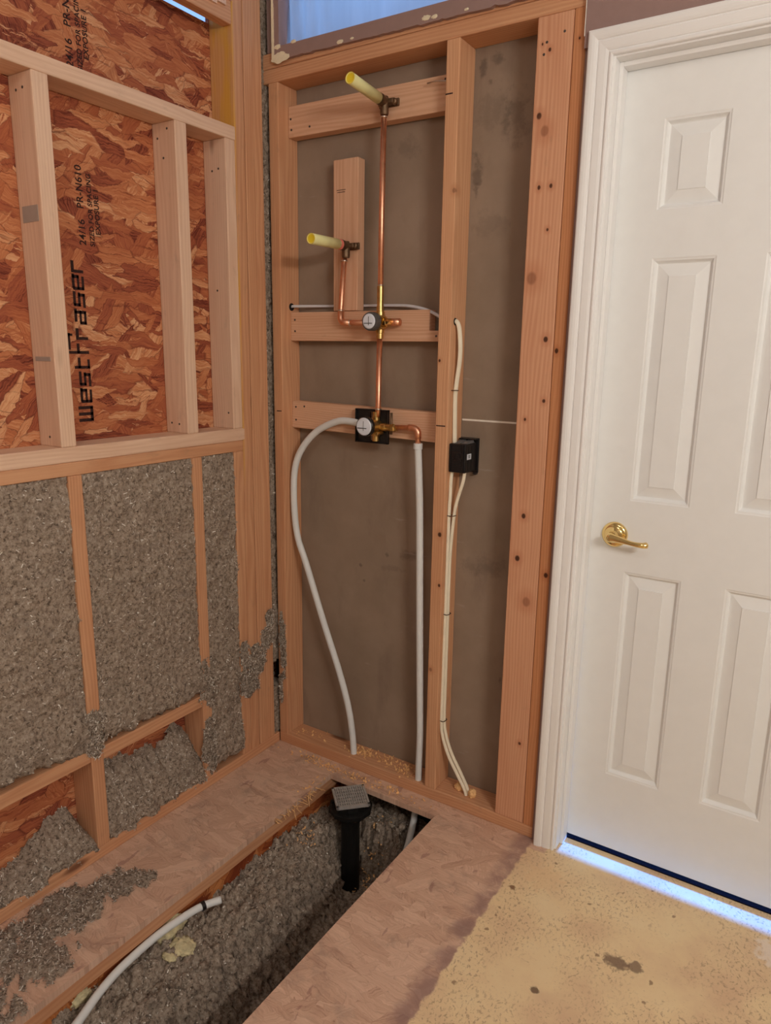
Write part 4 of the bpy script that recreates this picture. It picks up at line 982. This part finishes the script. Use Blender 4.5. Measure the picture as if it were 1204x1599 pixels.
# white pipe lying on the fill
lp = empty('white_pipe', (0.27, -0.9, -0.08), 'white plastic pipe lying loose on the clumpy insulation with black ring', 'pipe')
def zf(x, y): return crawl(x, y) + 0.018
mk('pipe_run', tube(bmesh.new(), catmull([(0.440, -1.35, -0.06), (0.375, -1.18, -0.06), (0.337, -1.058, -0.06), (0.310, -0.982, -0.06), (0.2945, -0.909, -0.06), (0.2885, -0.81, -0.06), (0.294, -0.744, -0.06), (0.307, -0.675, -0.06), (0.333, -0.625, -0.060)][::-1], 8), 0.0098, 18), m_pex, lp, smooth=True)
mk('crimp_ring', lathe(bmesh.new(), (0.3085, -0.672, -0.060), (0.3, 1.0, -0.0), [(0, 0.0100), (0, 0.0122), (0.010, 0.0122), (0.0101, 0.0100)], 22), m_black, lp, label='black crimp ring')

def blob(name, c, r, mat, label, cat, group=None, sq=(1, 1, 1), amp=0.45, f=3.0):
    bm = bmesh.new(); bmesh.ops.create_icosphere(bm, subdivisions=4, radius=1)
    for v in bm.verts:
        n_ = v.co.copy(); k = 1 + amp * fbm(n_.x * f + c[0] * 40, n_.y * f + c[1] * 40, n_.z * f) * 0.6 + 0.12 * fbm(n_.x * 9, n_.y * 9 + c[0] * 9, n_.z * 9)
        v.co = Vector(c) + Vector((n_.x * sq[0], n_.y * sq[1], n_.z * sq[2])) * r * k
    return mk(name, bm, mat, label=label, cat=cat, group=group, smooth=True)
blob('foam_blob', (0.700, 0.048, 0.046), 0.0135, m_foam, 'orange cured foam blob on the floor plate next to the middle stud', 'foam', 'foam blobs on the floor plate', (1.2, 1, 0.9))
blob('foam_blob', (0.750, 0.036, 0.047), 0.0125, m_foam, 'orange cured foam blob on the floor plate where the cables end', 'foam', 'foam blobs on the floor plate', (1.0, 1, 1.2))
FS = 'yellow foam scraps on the insulation'
blob('foam_scrap', (0.276, -0.745, -0.088), 0.030, m_wool, 'yellow foam scrap wedged between joist and loose white pipe', 'foam scrap', FS, (0.7, 1.5, 0.9))
blob('foam_scrap', (0.335, -0.760, -0.098), 0.026, m_wool, 'yellow foam scrap lying in the middle of the loose insulation', 'foam scrap', FS, (1.3, 1.0, 0.5))
blob('foam_scrap', (0.33, -0.80, -0.100), 0.014, m_wool, 'small yellow foam crumb beside the larger scrap in the insulation', 'foam scrap', FS, (1.5, 0.9, 0.5))
blob('foam_scrap', (0.262, -1.0, -0.085), 0.020, m_wool, 'yellow foam scrap beside the joist near the bottom of the picture', 'foam scrap', FS, (0.7, 1.3, 0.8))

# shavings
def shav(spots, label, name='wood_shavings'):
    bm = bmesh.new()
    for (cx, cy, cz, rx, ry, n) in spots:
        for _ in range(n):
            x = random.gauss(cx, rx); y = random.gauss(cy, ry); z = cz(x, y) if callable(cz) else cz
            a = random.random() * 6.28; L = random.uniform(0.004, 0.014); W = random.uniform(0.0012, 0.003); c = random.uniform(0.6, 2.8)
            d = Vector((math.cos(a), math.sin(a), 0)); s = Vector((-d.y, d.x, 0)); prev = None
            for k in range(6):
                t = k / 5; ang = c * t; p = Vector((x, y, z + 0.001)) + d * (math.sin(ang) / c * L) + Vector((0, 0, (1 - math.cos(ang)) / c * L * 0.8))
                q = (bm.verts.new(p - s * W), bm.verts.new(p + s * W))
                if prev: bm.faces.new((prev[0], prev[1], q[1], q[0]))
                prev = q
    return mk(name, bm, m_shav, label=label, cat='wood shavings', kind='stuff', recalc=False)
shav([(0.33, 0.05, 0.038, 0.02, 0.015, 90), (0.40, 0.055, 0.038, 0.05, 0.016, 70), (0.52, 0.045, 0.038, 0.03, 0.018, 80), (0.1, 0.045, 0.038, 0.05, 0.02, 25)], 'curled wood shavings scattered on the floor plate around the white pipes')
shav([(0.20, -0.035, 0, 0.06, 0.012, 90), (0.33, -0.04, 0, 0.05, 0.01, 60), (0.5, -0.035, 0, 0.07, 0.012, 50), (0.26, -0.16, 0, 0.012, 0.04, 20)], 'curled wood shavings on the floor strip in front of the plate')
shav([(0.47, -0.09, lambda x, y: crawl(x, y) + 0.012, 0.03, 0.03, 60), (0.33, -0.27, lambda x, y: crawl(x, y) + 0.012, 0.02, 0.03, 25)], 'wood shavings fallen on the loose insulation around the drain')
bm = bmesh.new()
for k in range(34):
    y = -0.15 - 0.2 * random.random() ** 0.8; L = random.uniform(0.012, 0.042); a = random.uniform(-1.2, 1.0); dz = random.uniform(-0.7, 0.5)
    p = Vector((0.277, y, random.uniform(-.016, .0))); q = p + Vector((math.cos(a), math.sin(a), dz)) * L * 0.5; e = q + Vector((math.cos(a + .3), math.sin(a + .3), dz - 0.4)) * L * 0.5
    tube(bm, [p, q, e], 0.0010, 5)
mk('splinter_fringe', bm, m_shav, label='pale splinters fraying off the floor edge near the drain', cat='splinters', kind='stuff')
